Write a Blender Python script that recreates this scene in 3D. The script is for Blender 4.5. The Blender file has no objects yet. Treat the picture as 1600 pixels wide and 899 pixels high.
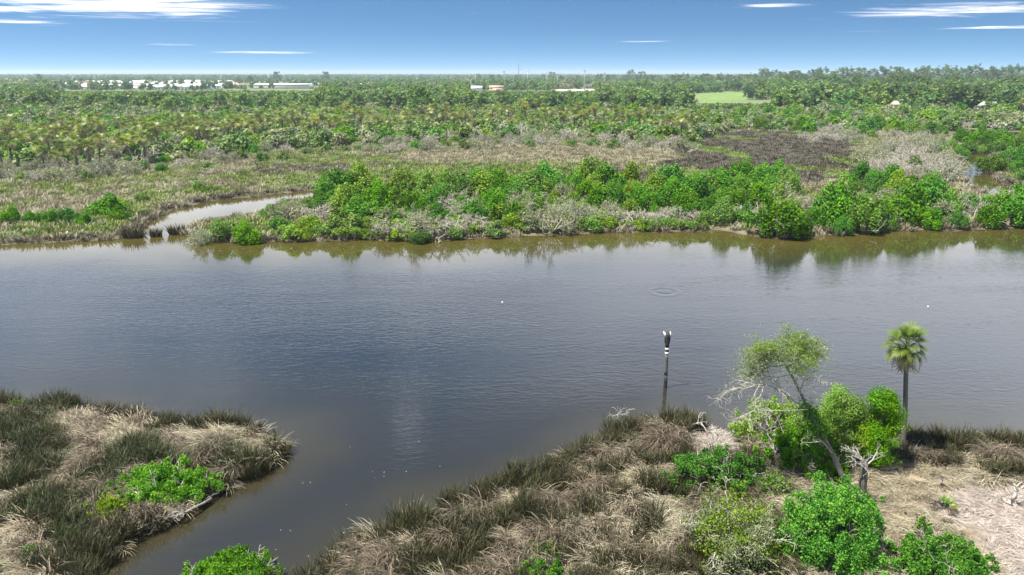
import bpy, math, random
import numpy as np
from mathutils import Vector, Matrix, Euler

S = bpy.context.scene
C = S.collection
R = math.radians

# ------------------------------------------------------------------ camera
H = 22.0
F = 1150.0                       # focal length in photo pixels (1600 wide)
HORIZON = 114.5
PITCH = math.atan((449.5 - HORIZON) / F)
cam_d = bpy.data.cameras.new('camera')
cam = bpy.data.objects.new('camera', cam_d)
C.objects.link(cam)
cam.location = (0, 0, H)
cam.rotation_euler = (math.pi / 2 - PITCH, 0, 0)
cam_d.sensor_width = 36.0
cam_d.lens = 36.0 * F / 1600.0
cam_d.clip_start = 0.5
cam_d.clip_end = 40000
S.camera = cam
S.render.resolution_x, S.render.resolution_y = 1024, 575
S.view_settings.view_transform = 'Standard'
S.view_settings.look = 'None'
S.view_settings.gamma = 1.0
S.view_settings.exposure = 1.45
S.cycles.use_denoising = True
S.cycles.max_bounces = 6
S.cycles.transparent_max_bounces = 8
S.cycles.volume_bounces = 0
S.cycles.sample_clamp_indirect = 4.0

# ------------------------------------------------------------------ sun and sky
SUN_DIR = Vector((-0.42, -0.16, 1.0)).normalized()      # towards the sun
SUN_EL = math.asin(SUN_DIR.z)
SUN_AZ = math.atan2(SUN_DIR.x, SUN_DIR.y)
sun_d = bpy.data.lights.new('sun', 'SUN')
sun_d.energy = 4.6
sun_d.angle = R(0.53)
sun_d.color = (1.0, 0.955, 0.88)
sun = bpy.data.objects.new('sun', sun_d)
C.objects.link(sun)
sun.rotation_euler = SUN_DIR.to_track_quat('Z', 'Y').to_euler()
sun.location = (-60, -30, 160)

W = bpy.data.worlds.new('World')
S.world = W
W.use_nodes = True
SKY_STRENGTH = 0.067
CLOUDS = [  # azimuth, elevation, half width, half height (degrees), amount
    (-26.0, 4.25, 8.0, 0.80, 1.05), (-33.0, 3.78, 3.2, 0.24, 0.9), (-32.8, 3.05, 3.0, 0.16, 0.95), (-17.8, 1.40, 4.6, 0.09, 0.85), (-23.6, 1.85, 2.8, 0.09, 0.6),
    (30.0, 3.85, 6.8, 0.42, 0.85), (32.5, 2.72, 3.6, 0.13, 0.95), (9.7, 2.22, 2.4, 0.07, 0.75), (18.0, 4.5, 2.4, 0.14, 0.6), (-8.7, 25.2, 2.0, 2.6, 0.92),
]


class NT:
    def __init__(s, nt):
        s.nt = nt
        nt.nodes.clear()

    def n(s, t, _vals=None, **kw):
        nd = s.nt.nodes.new(t)
        for k, v in kw.items():
            setattr(nd, k, v)
        for k, v in (_vals or {}).items():
            if isinstance(v, bpy.types.NodeSocket):
                s.nt.links.new(v, nd.inputs[k])
            else:
                nd.inputs[k].default_value = v
        return nd

    def math(s, op, a, b=0.0, c=None, clamp=False):
        v = {0: a, 1: b}
        if c is not None:
            v[2] = c
        return s.n('ShaderNodeMath', v, operation=op, use_clamp=clamp).outputs[0]

    def mix(s, f, a, b, blend='MIX'):
        nd = s.n('ShaderNodeMix', data_type='RGBA', blend_type=blend)
        for k, v in ((0, f), (6, a), (7, b)):
            if isinstance(v, bpy.types.NodeSocket):
                s.nt.links.new(v, nd.inputs[k])
            else:
                if k and len(v) == 3:
                    v = (*v, 1)
                nd.inputs[k].default_value = v
        return nd.outputs[2]

    def ramp(s, f, stops):
        nd = s.n('ShaderNodeValToRGB', {0: f})
        e = nd.color_ramp.elements
        while len(e) < len(stops):
            e.new(0.5)
        for el, (p, c) in zip(e, stops):
            el.position = p
            el.color = (*c, 1) if len(c) == 3 else c
        return nd.outputs[0]

    def maprange(s, v, a, b, c, d, interp='LINEAR'):
        nd = s.n('ShaderNodeMapRange', {0: v, 1: a, 2: b, 3: c, 4: d}, interpolation_type=interp)
        return nd.outputs[0]

    def noise(s, vec, scale, detail=3, rough=0.5, dist=0.0):
        nd = s.n('ShaderNodeTexNoise', {'Scale': scale, 'Detail': detail, 'Roughness': rough, 'Distortion': dist})
        if vec is not None:
            s.nt.links.new(vec, nd.inputs['Vector'])
        return nd.outputs[0]


def build_world():
    t = NT(W.node_tree)
    tc = t.n('ShaderNodeTexCoord').outputs['Generated']
    d = t.n('ShaderNodeVectorMath', {0: tc}, operation='NORMALIZE').outputs[0]
    sp = t.n('ShaderNodeSeparateXYZ', {0: d})
    x, y, z = sp.outputs[0], sp.outputs[1], sp.outputs[2]
    # the sky deepens quickly above the horizon: read the sky model steeper
    zp = t.math('MAXIMUM', z, 0.002)
    zz = t.math('SMOOTH_MIN', t.math('ADD', t.math('MULTIPLY', zp, 4.6), 0.15), t.math('ADD', t.math('MULTIPLY', zp, 0.42), 0.58), 0.10)
    v = t.n('ShaderNodeCombineXYZ', {0: x, 1: y, 2: zz}).outputs[0]
    v = t.n('ShaderNodeVectorMath', {0: v}, operation='NORMALIZE').outputs[0]
    sky = t.n('ShaderNodeTexSky', {0: v}, sky_type='NISHITA', sun_disc=False, sun_elevation=SUN_EL,
              sun_rotation=SUN_AZ, altitude=0, air_density=1.0, dust_density=0.25, ozone_density=2.6)
    col = t.n('ShaderNodeHueSaturation', {'Saturation': 1.16, 'Value': 1.0, 'Color': sky.outputs[0]}).outputs[0]
    col = t.mix(1.0, col, (0.91, 1.0, 0.92), 'MULTIPLY')
    # clouds on a flat layer: u, v = x/z, y/z
    zc = t.math('MAXIMUM', z, 0.012)
    u = t.math('DIVIDE', x, zc)
    w = t.math('DIVIDE', y, zc)
    uv = t.n('ShaderNodeCombineXYZ', {0: u, 1: w, 2: 3.7}).outputs[0]
    n1 = t.noise(uv, 0.55, 7, 0.62, 0.6)
    uv2 = t.n('ShaderNodeCombineXYZ', {0: t.math('MULTIPLY', u, 0.75), 1: t.math('MULTIPLY', w, 1.7), 2: 1.3}).outputs[0]
    n3 = t.noise(uv2, 0.85, 7, 0.62, 0.8)
    n2 = t.noise(uv, 0.16, 3, 0.5, 0.2)
    az = t.math('MULTIPLY', t.math('ARCTAN2', x, y), 180 / math.pi)
    el = t.math('MULTIPLY', t.math('ARCSINE', z), 180 / math.pi)
    wob = t.math('MULTIPLY', t.math('SUBTRACT', t.noise(uv, 0.35, 4, 0.6), 0.5), 0.9)
    cov = None
    for (a, e, wa, he, amt) in CLOUDS:
        da = t.math('DIVIDE', t.math('SUBTRACT', az, a), wa)
        de = t.math('DIVIDE', t.math('SUBTRACT', t.math('ADD', el, t.math('MULTIPLY', wob, he)), e), he)
        q = t.math('ADD', t.math('MULTIPLY', da, da), t.math('MULTIPLY', de, de))
        g = t.math('MULTIPLY', t.math('EXPONENT', t.math('MULTIPLY', q, -1.0)), amt)
        cov = g if cov is None else t.math('MAXIMUM', cov, g)
    streak = t.maprange(t.math('ADD', t.math('MULTIPLY', cov, 0.52), t.math('MULTIPLY', n3, 1.15)), 0.75, 1.20, 0.0, 0.9, 'SMOOTHSTEP')
    # scattered fair-weather cloud higher up, thicker to the right
    band = t.maprange(el, 5.3, 9.0, 0.0, 1.0, 'SMOOTHSTEP')
    side = t.maprange(az, -10.0, 45.0, -0.01, 0.13)
    f = t.math('ADD', t.math('ADD', t.math('MULTIPLY', n1, 0.7), t.math('MULTIPLY', n2, 0.5)), side)
    f = t.math('ADD', f, t.maprange(el, 14.0, 36.0, 0.05, -0.13, 'SMOOTHSTEP'))  # unseen cloud shaped for the light: fuller low for reflections, thinned overhead for contrast
    high = t.math('MULTIPLY', t.maprange(f, 0.5, 0.76, 0.0, 0.9, 'SMOOTHSTEP'), band)
    m = t.math('MAXIMUM', streak, high)
    cloud = t.mix(t.maprange(el, 0.0, 20.0, 0.0, 1.0), (9.4, 9.0, 9.0), (8.2, 8.8, 9.8))
    out = t.mix(m, col, cloud)
    bg = t.n('ShaderNodeBackground', {0: out, 1: SKY_STRENGTH})
    o = t.n('ShaderNodeOutputWorld', {0: bg.outputs[0]})


build_world()

# ------------------------------------------------------------------ geometry helpers
cp, sp_ = math.cos(PITCH), math.sin(PITCH)


def ray(px, py):
    a = (px - 800.0) / F
    b = (449.5 - py) / F
    return np.array([a, cp + b * sp_, -sp_ + b * cp])


def gp(px, py, z=0.0):
    r = ray(px, py)
    k = (z - H) / r[2]
    return np.array([r[0] * k, r[1] * k, z])


def at_depth(px, py, yw):
    r = ray(px, py)
    k = yw / r[1]
    return np.array([r[0] * k, yw, H + r[2] * k])


def proj(P):
    P = np.atleast_2d(np.asarray(P, float))
    x, y, z = P[:, 0], P[:, 1], P[:, 2] - H
    dep = y * cp - z * sp_
    up = y * sp_ + z * cp
    return np.stack([800 + F * x / dep, 449.5 - F * up / dep, dep], 1)


def nrm(v):
    v = np.asarray(v, float)
    return v / (np.linalg.norm(v, axis=-1, keepdims=True) + 1e-9)


def inside(P, poly):
    poly = np.asarray(poly, float)
    x, y = P[:, 0], P[:, 1]
    r = np.zeros(len(P), bool)
    n = len(poly)
    for i in range(n):
        x0, y0 = poly[i]
        x1, y1 = poly[(i + 1) % n]
        if y0 == y1:
            continue
        c = ((y0 > y) != (y1 > y)) & (x < (x1 - x0) * (y - y0) / (y1 - y0) + x0)
        r ^= c
    return r


def sdist(P, poly):
    poly = np.asarray(poly, float)
    d = np.full(len(P), 1e18)
    n = len(poly)
    for i in range(n):
        a = poly[i]
        b = poly[(i + 1) % n]
        ab = b - a
        t = np.clip(((P - a) @ ab) / (ab @ ab + 1e-12), 0, 1)
        q = P - a - t[:, None] * ab
        d = np.minimum(d, (q * q).sum(1))
    d = np.sqrt(d)
    return np.where(inside(P, poly), -d, d)


def vnoise(x, y, seed=0):
    x = np.asarray(x, float) + seed * 17.31
    y = np.asarray(y, float) - seed * 9.73
    xi, yi = np.floor(x).astype(np.int64), np.floor(y).astype(np.int64)
    fx, fy = x - xi, y - yi
    fx, fy = fx * fx * (3 - 2 * fx), fy * fy * (3 - 2 * fy)

    def h(a, b):
        k = (a * 374761393 + b * 668265263 + seed * 2147001) & 0x7fffffff
        k = ((k ^ (k >> 13)) * 1274126177) & 0x7fffffff
        return ((k ^ (k >> 16)) & 0xffff) / 65535.0
    return (h(xi, yi) * (1 - fx) + h(xi + 1, yi) * fx) * (1 - fy) + (h(xi, yi + 1) * (1 - fx) + h(xi + 1, yi + 1) * fx) * fy


def fbm(x, y, seed=0, o=3):
    s, a, tot = 0, 1.0, 0
    for k in range(o):
        s = s + a * vnoise(x * 2 ** k, y * 2 ** k, seed + k)
        tot += a
        a *= 0.5
    return s / tot


class MB:
    """collects quads (and tris as degenerate-free tris) into one mesh; 'tint' is a per-vertex float"""

    def __init__(s):
        s.V, s.Q, s.T, s.c, s.n = [], [], [], [], 0

    def add(s, V, Q=None, T=None, tint=0.5):
        V = np.asarray(V, float).reshape(-1, 3)
        if Q is not None and len(Q):
            s.Q.append(np.asarray(Q, np.int64).reshape(-1, 4) + s.n)
        if T is not None and len(T):
            s.T.append(np.asarray(T, np.int64).reshape(-1, 3) + s.n)
        s.V.append(V)
        s.c.append(np.broadcast_to(np.asarray(tint, float), (len(V),)))
        s.n += len(V)
        return s

    def mesh(s, name, mat=None, smooth=False):
        me = bpy.data.meshes.new(name)
        V = np.concatenate(s.V) if s.V else np.zeros((0, 3))
        Q = np.concatenate(s.Q) if s.Q else np.zeros((0, 4), np.int64)
        T = np.concatenate(s.T) if s.T else np.zeros((0, 3), np.int64)
        me.vertices.add(len(V))
        me.vertices.foreach_set('co', V.astype(np.float32).ravel())
        loops = np.concatenate([Q.ravel(), T.ravel()]).astype(np.int32)
        me.loops.add(len(loops))
        me.loops.foreach_set('vertex_index', loops)
        starts = np.concatenate([np.arange(len(Q)) * 4, len(Q) * 4 + np.arange(len(T)) * 3]).astype(np.int32)
        me.polygons.add(len(Q) + len(T))
        me.polygons.foreach_set('loop_start', starts)
        if smooth:
            me.polygons.foreach_set('use_smooth', np.ones(len(starts), bool))
        at = me.attributes.new('tint', 'FLOAT', 'POINT')
        at.data.foreach_set('value', np.concatenate(s.c).astype(np.float32) if s.c else np.zeros(0, np.float32))
        me.update(calc_edges=True)
        if mat:
            me.materials.append(mat)
        return me


def tube(mb, pts, rad, sides=6, tint=0.5, cap=True):
    pts = np.asarray(pts, float)
    n = len(pts)
    rad = np.broadcast_to(np.asarray(rad, float), (n,))
    tan = nrm(np.gradient(pts, axis=0))
    ref = np.array([0.0, 0.0, 1.0]) if abs(tan[0][2]) < 0.9 else np.array([1.0, 0.0, 0.0])
    a = nrm(np.cross(tan, ref))
    b = np.cross(tan, a)
    th = np.arange(sides) * 2 * math.pi / sides
    V = pts[:, None, :] + rad[:, None, None] * (np.cos(th)[None, :, None] * a[:, None, :] + np.sin(th)[None, :, None] * b[:, None, :])
    V = V.reshape(-1, 3)
    Q = []
    for i in range(n - 1):
        for k in range(sides):
            k2 = (k + 1) % sides
            Q.append((i * sides + k, i * sides + k2, (i + 1) * sides + k2, (i + 1) * sides + k))
    T = []
    if cap:
        for k in range(1, sides - 1):
            T.append((0, k + 1, k))
            o = (n - 1) * sides
            T.append((o, o + k, o + k + 1))
    mb.add(V, Q, T, tint)


def box(mb, c, s, rot=None, tint=0.5, bevel=0.0):
    sx, sy, sz = s[0] / 2, s[1] / 2, s[2] / 2
    V = np.array([(x, y, z) for z in (-sz, sz) for x, y in ((-sx, -sy), (sx, -sy), (sx, sy), (-sx, sy))])
    if rot is not None:
        V = V @ np.array(Euler(rot).to_matrix()).T
    Q = [(3, 2, 1, 0), (4, 5, 6, 7), (0, 1, 5, 4), (1, 2, 6, 5), (2, 3, 7, 6), (3, 0, 4, 7)]
    mb.add(V + np.asarray(c, float), Q, None, tint)


def leaves(mb, P, N, size, rng, aspect=0.55, spread=0.7, tint=None, up=0.25):
    """one rhombic leaf or spray per point, facing roughly along N"""
    n = len(P)
    N = nrm(nrm(N) + rng.normal(0, spread, (n, 3)) + np.array([0, 0, up]))
    t = nrm(np.cross(N, rng.normal(0, 1, (n, 3))))
    b = np.cross(N, t)
    s = (np.broadcast_to(size, (n,)) * rng.uniform(0.65, 1.35, n))[:, None]
    V = np.stack([P - t * s, P + b * s * aspect, P + t * s, P - b * s * aspect], 1).reshape(-1, 3)
    Q = np.arange(4 * n).reshape(-1, 4)
    if tint is None:
        tint = rng.uniform(0, 1, n)
    mb.add(V, Q, None, np.repeat(tint, 4))


def lobes(rng, w, d, h, n, rmin=0.2, rmax=0.36, low=0.05):
    """centres and radii of the leaf lobes of a shrub crown inside a half ellipsoid"""
    out = []
    for i in range(n):
        a = rng.uniform(0, 2 * math.pi)
        e = math.asin(rng.uniform(low, 1))
        k = rng.uniform(0.55, 0.86)
        r = rng.uniform(rmin, rmax)
        out.append((k * math.cos(a) * math.cos(e) * w / 2, k * math.sin(a) * math.cos(e) * d / 2, max(0.12, k * math.sin(e)) * h, r * min(w, d) / 2 * 1.05, r * h * 0.95))
    return out


def foliage(mb, rng, lob, n, size, aspect=0.55, spread=0.65, shell=0.25, lo=-0.35, zmin=0.06, tintvar=0.3, up=0.25):
    A = np.array([l[3] * l[3] + l[3] * l[4] for l in lob])
    cnt = rng.multinomial(n, A / A.sum())
    for (cx, cy, cz, r, rz), k in zip(lob, cnt):
        if k == 0:
            continue
        z = rng.uniform(lo, 1, k)
        a = rng.uniform(0, 2 * math.pi, k)
        q = np.sqrt(1 - z * z)
        N = np.stack([q * np.cos(a), q * np.sin(a), z], 1)
        rr = 1 - shell * rng.uniform(0, 1, k) ** 1.5 + rng.normal(0, 0.05, k)
        P = np.array([cx, cy, cz]) + N * rr[:, None] * np.array([r, r, rz])
        P[:, 2] = np.maximum(P[:, 2], zmin + rng.uniform(0, 0.15, k))
        base = rng.uniform(0.25, 0.75)
        leaves(mb, P, N, size, rng, aspect, spread, np.clip(base + rng.normal(0, tintvar, k), 0, 1), up)


def grow(rng, p, d, L, r, lvl, out, tips, kids=4, spread=0.8, up=0.06, wob=0.22, segs=4, shrink=0.6, tmin=0.35, rk=0.5, taper=0.45):
    pts = [np.array(p, float)]
    d = nrm(d)
    ds = [d]
    for s in range(segs):
        d = nrm(d + rng.normal(0, wob, 3) + np.array([0, 0, up]))
        pts.append(pts[-1] + d * L / segs)
        ds.append(d)
    out.append((np.array(pts), np.linspace(r, r * taper, segs + 1), lvl))
    if lvl == 0:
        tips.append((pts[-1], d))
        return
    for k in range(kids):
        t = tmin + (1 - tmin) * (k + rng.uniform(0.2, 1)) / kids
        f = min(t, 0.999) * segs
        i = int(f)
        q = pts[i] + (pts[i + 1] - pts[i]) * (f - i)
        perp = nrm(np.cross(ds[i + 1], rng.normal(0, 1, 3)))
        a = spread * rng.uniform(0.7, 1.3)
        grow(rng, q, ds[i + 1] * math.cos(a) + perp * math.sin(a), L * shrink * rng.uniform(0.7, 1.15), r * rk * (1.15 - 0.4 * t), lvl - 1, out, tips, kids, spread, up, wob, segs, shrink, tmin, rk, taper)


def twigs(mb, out, sides_by_level, minr=0.012, tint=(0.3, 0.8), rng=None):
    for pts, rad, lvl in out:
        s = sides_by_level.get(lvl, 3)
        tube(mb, pts, np.maximum(rad, minr), s, rng.uniform(*tint) if rng is not None else 0.5, cap=lvl > 1)


# ------------------------------------------------------------------ object helpers
def tag(o, label=None, cat=None, group=None, kind=None):
    if label:
        o['label'] = label
    if cat:
        o['category'] = cat
    if group:
        o['group'] = group
    if kind:
        o['kind'] = kind
    return o


def obj(name, me, parent=None, loc=(0, 0, 0), rot=(0, 0, 0), scale=(1, 1, 1)):
    o = bpy.data.objects.new(name, me)
    C.objects.link(o)
    o.parent = parent
    o.location = loc
    o.rotation_euler = rot
    o.scale = scale if not isinstance(scale, (int, float)) else (scale,) * 3
    return o


def thing(name, label, cat, loc, rot=(0, 0, 0), scale=1.0, group=None):
    return tag(obj(name, None, None, loc, rot, scale), label, cat, group)


# ------------------------------------------------------------------ materials
def new_mat(name):
    m = bpy.data.materials.new(name)
    m.use_nodes = True
    return m, NT(m.node_tree)


def leaf_mat(name, dark, mid, light, transl=0.36, hue=0.03, rough=0.5, spec=0.25):
    m, t = new_mat(name)
    a = t.n('ShaderNodeAttribute', attribute_name='tint').outputs['Fac']
    c = t.ramp(a, [(0.0, dark), (0.5, mid), (1.0, light)])
    r = t.n('ShaderNodeObjectInfo').outputs['Random']
    hs = t.n('ShaderNodeHueSaturation', {'Hue': t.maprange(r, 0, 1, 0.5 - hue, 0.5 + hue), 'Saturation': t.maprange(r, 0, 1, 1.05, 0.9),
                                         'Value': t.maprange(t.math('FRACT', t.math('MULTIPLY', r, 7.3)), 0, 1, 0.78, 1.2), 'Color': c}).outputs[0]
    p = t.n('ShaderNodeBsdfPrincipled', {'Base Color': hs, 'Roughness': rough, 'Specular IOR Level': spec})
    tr = t.n('ShaderNodeBsdfTranslucent', {0: hs})
    mx = t.n('ShaderNodeMixShader', {0: transl, 1: p.outputs[0], 2: tr.outputs[0]})
    t.n('ShaderNodeOutputMaterial', {0: mx.outputs[0]})
    return m


def bark_mat(name, dark, light, scale=6.0, bump=0.4, rough=0.85, stretch=0.25):
    m, t = new_mat(name)
    tc = t.n('ShaderNodeTexCoord').outputs['Object']
    mp = t.n('ShaderNodeMapping', {0: tc, 3: (1, 1, stretch)}).outputs[0]
    n = t.noise(mp, scale, 5, 0.65)
    a = t.n('ShaderNodeAttribute', attribute_name='tint').outputs['Fac']
    f = t.math('ADD', t.math('MULTIPLY', n, 0.6), t.math('MULTIPLY', a, 0.4))
    c = t.ramp(f, [(0.25, dark), (0.75, light)])
    b = t.n('ShaderNodeBump', {'Strength': bump, 'Distance': 0.03, 'Height': n})
    p = t.n('ShaderNodeBsdfPrincipled', {'Base Color': c, 'Roughness': rough, 'Specular IOR Level': 0.15, 'Normal': b.outputs[0]})
    t.n('ShaderNodeOutputMaterial', {0: p.outputs[0]})
    return m


def plain_mat(name, col, rough=0.6, var=0.25, scale=4.0, metal=0.0):
    m, t = new_mat(name)
    tc = t.n('ShaderNodeTexCoord').outputs['Object']
    n = t.noise(tc, scale, 5, 0.6)
    k = t.maprange(n, 0.3, 0.7, 1 - var, 1 + var * 0.5)
    c = t.mix(1.0, col, t.n('ShaderNodeCombineColor', {0: k, 1: k, 2: k}).outputs[0], 'MULTIPLY')
    p = t.n('ShaderNodeBsdfPrincipled', {'Base Color': c, 'Roughness': rough, 'Metallic': metal})
    t.n('ShaderNodeOutputMaterial', {0: p.outputs[0]})
    return m


M = {}
M['mangrove'] = leaf_mat('mangrove_leaf', (0.018, 0.090, 0.001), (0.064, 0.215, 0.002), (0.167, 0.336, 0.009), hue=0.012, rough=0.5, spec=0.10)
M['olive_mangrove'] = leaf_mat('olive_mangrove_leaf', (0.028, 0.078, 0.004), (0.078, 0.165, 0.010), (0.160, 0.260, 0.028), hue=0.012, rough=0.5, spec=0.1)
M['lime'] = leaf_mat('lime_leaf', (0.063, 0.137, 0.005), (0.131, 0.247, 0.011), (0.221, 0.336, 0.020), hue=0.015)
M['myrtle'] = leaf_mat('myrtle_leaf', (0.056, 0.113, 0.014), (0.123, 0.209, 0.032), (0.213, 0.299, 0.072), hue=0.02)
M['silver'] = leaf_mat('silver_leaf', (0.116, 0.142, 0.055), (0.209, 0.242, 0.100), (0.330, 0.359, 0.185), hue=0.02)
M['pine'] = leaf_mat('pine_needle', (0.040, 0.083, 0.018), (0.084, 0.155, 0.030), (0.157, 0.230, 0.058), hue=0.02)
M['wood'] = leaf_mat('woodland_leaf', (0.047, 0.106, 0.014), (0.103, 0.201, 0.025), (0.185, 0.282, 0.052), hue=0.025)
M['palm'] = leaf_mat('palm_frond', (0.050, 0.103, 0.008), (0.138, 0.200, 0.016), (0.341, 0.340, 0.065), hue=0.02, rough=0.4, spec=0.4)
M['palm_tall'] = leaf_mat('tall_palm_frond', (0.036, 0.082, 0.009), (0.098, 0.160, 0.018), (0.260, 0.280, 0.080), hue=0.01, rough=0.4, spec=0.4)
M['palm_dead'] = leaf_mat('dead_palm_frond', (0.172, 0.132, 0.077), (0.310, 0.247, 0.149), (0.460, 0.380, 0.242), hue=0.01)
M['rush'] = leaf_mat('rush_blade', (0.014, 0.014, 0.006), (0.036, 0.037, 0.012), (0.095, 0.085, 0.036), hue=0.015, transl=0.15)
M['straw'] = leaf_mat('straw_blade', (0.150, 0.125, 0.080), (0.330, 0.285, 0.185), (0.540, 0.480, 0.340), hue=0.012, transl=0.2)
M['sedge'] = leaf_mat('sedge_blade', (0.016, 0.022, 0.006), (0.042, 0.054, 0.014), (0.105, 0.112, 0.042), hue=0.015, transl=0.15)
M['marsh_straw'] = leaf_mat('marsh_straw_blade', (0.115, 0.102, 0.058), (0.245, 0.222, 0.128), (0.410, 0.375, 0.235), hue=0.015, transl=0.2)
M['thatch'] = leaf_mat('dead_rush_blade', (0.034, 0.026, 0.017), (0.115, 0.088, 0.058), (0.288, 0.234, 0.158), hue=0.012, transl=0.15)
M['wrack'] = leaf_mat('bleached_litter', (0.17, 0.14, 0.118), (0.33, 0.28, 0.235), (0.49, 0.425, 0.36), hue=0.01, transl=0.15)
M['brown'] = leaf_mat('brown_marsh_blade', (0.043, 0.036, 0.024), (0.083, 0.071, 0.046), (0.137, 0.121, 0.081), hue=0.012, transl=0.15)
M['olive'] = leaf_mat('olive_marsh_blade', (0.052, 0.089, 0.011), (0.115, 0.167, 0.022), (0.215, 0.254, 0.059), hue=0.02, transl=0.2)
M['twig'] = bark_mat('weathered_twig', (0.16, 0.14, 0.105), (0.47, 0.44, 0.36), 5.0, 0.2)
M['driftwood'] = bark_mat('bleached_wood', (0.15, 0.132, 0.11), (0.46, 0.425, 0.37), 7.0, 0.5)
M['grey_wood'] = bark_mat('grey_wood', (0.12, 0.105, 0.09), (0.34, 0.315, 0.28), 7.0, 0.5)
M['bark'] = bark_mat('bark', (0.055, 0.048, 0.042), (0.30, 0.27, 0.24), 9.0, 1.0)
M['palm_bark'] = bark_mat('palm_bark', (0.060, 0.052, 0.045), (0.185, 0.165, 0.145), 7.0, 0.8, stretch=2.5)
M['white'] = plain_mat('white_paint', (0.78, 0.77, 0.74), 0.5, 0.12)
M['roof_white'] = plain_mat('white_metal_roof', (0.74, 0.74, 0.72), 0.45, 0.08, 0.2)
M['wall_pale'] = plain_mat('pale_siding', (0.52, 0.50, 0.46), 0.7, 0.15, 0.5)
M['roof_red'] = plain_mat('red_brown_roof', (0.42, 0.25, 0.20), 0.8, 0.2, 0.5)
M['wall_tan'] = plain_mat('tan_wall', (0.45, 0.36, 0.27), 0.8, 0.2, 0.5)
M['black_pile'] = plain_mat('tarred_timber', (0.022, 0.020, 0.019), 0.7, 0.4, 8.0)
M['grey_pile'] = bark_mat('grey_timber', (0.060, 0.058, 0.056), (0.135, 0.130, 0.125), 9.0, 0.5)
M['steel'] = plain_mat('galvanised_steel', (0.27, 0.28, 0.29), 0.5, 0.15, 2.0, 0.4)
M['foam'] = plain_mat('white_foam', (0.72, 0.70, 0.66), 0.9, 0.1)

# ------------------------------------------------------------------ the shape of the land
far_bank = [(-700, 398), (0, 383), (100, 379), (190, 373), (225, 371), (221, 356), (262, 331), (335, 314), (420, 305), (500, 297), (560, 292),
            (640, 291), (560, 297), (500, 310), (432, 320), (412, 336), (330, 347), (300, 352), (292, 373), (310, 379), (420, 379), (560, 376),
            (660, 377), (780, 371), (950, 364), (1050, 363), (1120, 360), (1210, 373), (1330, 368), (1400, 360), (1500, 361), (1600, 356), (2300, 345)]
near_bank = [(2300, 745), (1900, 715), (1700, 702), (1600, 697), (1500, 694), (1400, 686), (1250, 672), (1150, 678), (1128, 684), (1092, 668), (1060, 660), (1010, 663),
             (950, 684), (900, 712), (860, 737), (790, 757), (720, 782), (640, 818), (560, 853), (497, 897), (455, 925), (380, 915), (310, 935), (290, 990), (300, 1200),
             (120, 1200), (128, 960), (150, 905), (165, 872), (205, 842), (270, 815), (330, 786), (345, 770), (400, 746), (438, 727), (460, 705), (456, 690), (402, 673),
             (340, 664), (280, 669), (200, 656), (130, 640), (0, 637), (-250, 645), (-700, 665)]
W_MAIN = np.array([gp(*p)[:2] for p in far_bank + near_bank])
W_CREEK = np.array([gp(*p)[:2] for p in [(1490, 262), (1518, 240), (1550, 241), (1540, 266), (1565, 288), (1640, 302), (1640, 322), (1560, 313), (1512, 292)]])
W_POND = np.array([gp(*p)[:2] for p in [(1420, 197), (1500, 200), (1560, 206), (1700, 210), (1700, 222), (1600, 219), (1540, 214), (1470, 205)]])


def shore(P):
    """signed distance to open water, positive on land"""
    P = np.atleast_2d(P)[:, :2]
    wx = (vnoise(P[:, 0] * 0.45, P[:, 1] * 0.45, 3) - 0.5) * 1.3 + (vnoise(P[:, 0] * 1.3, P[:, 1] * 1.3, 5) - 0.5) * 0.5
    d = np.minimum(np.minimum(sdist(P, W_MAIN), sdist(P, W_CREEK)), sdist(P, W_POND))
    return d + wx * np.clip(1.2 - np.hypot(P[:, 0], P[:, 1]) / 500, 0.2, 1)


def land_z(P, sd=None):
    P = np.atleast_2d(P)
    if sd is None:
        sd = shore(P)
    b = (fbm(P[:, 0] * 0.25, P[:, 1] * 0.25, 11) - 0.5) * 0.22
    return np.where(sd > 0, 0.02 + 0.34 * (1 - np.exp(-np.maximum(sd, 0) / 1.1)) + b * np.clip(sd / 3, 0, 1),
                    -1.1 * (1 - np.exp(np.minimum(sd, 0) / 3.0)) - 0.0)


def gz(x, y):
    return float(land_z(np.array([[x, y]]))[0])


def poly_w(pp):
    return np.array([gp(*p)[:2] for p in pp])


WRACK = poly_w([(1500, 770), (1600, 765), (1750, 790), (1750, 960), (1560, 930), (1530, 850), (1450, 800)])
STRAW = poly_w([(1360, 780), (1400, 735), (1520, 745), (1500, 800), (1540, 860), (1480, 900), (1390, 870)])
GOLD = poly_w([(850, 830), (930, 770), (1000, 690), (1050, 720), (1040, 790), (1060, 930), (840, 930)])
WRACK2 = poly_w([(1075, 700), (1100, 675), (1180, 672), (1200, 690), (1170, 712), (1100, 720)])
MUD = poly_w([(990, 775), (1030, 760), (1040, 800), (1000, 850), (970, 880), (930, 880), (945, 840)])
BROWN = poly_w([(1060, 262), (1090, 225), (1160, 208), (1290, 212), (1330, 232), (1300, 262), (1240, 285), (1200, 262), (1120, 268)])
TANSTRIP = poly_w([(0, 285), (180, 292), (430, 262), (560, 258), (760, 262), (1080, 262), (1090, 238), (900, 226), (720, 232), (540, 232), (420, 246), (240, 262)])
OLIVE = poly_w([(330, 300), (480, 290), (560, 292), (900, 290), (1100, 280), (1340, 285), (1360, 250), (1260, 236), (1090, 262), (760, 254), (430, 250)])
LAWN = poly_w([(1080, 161), (1120, 163), (1200, 150), (1205, 143), (1085, 147)])
SAND = poly_w([(872, 148), (930, 149), (935, 140), (868, 140)])

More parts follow.
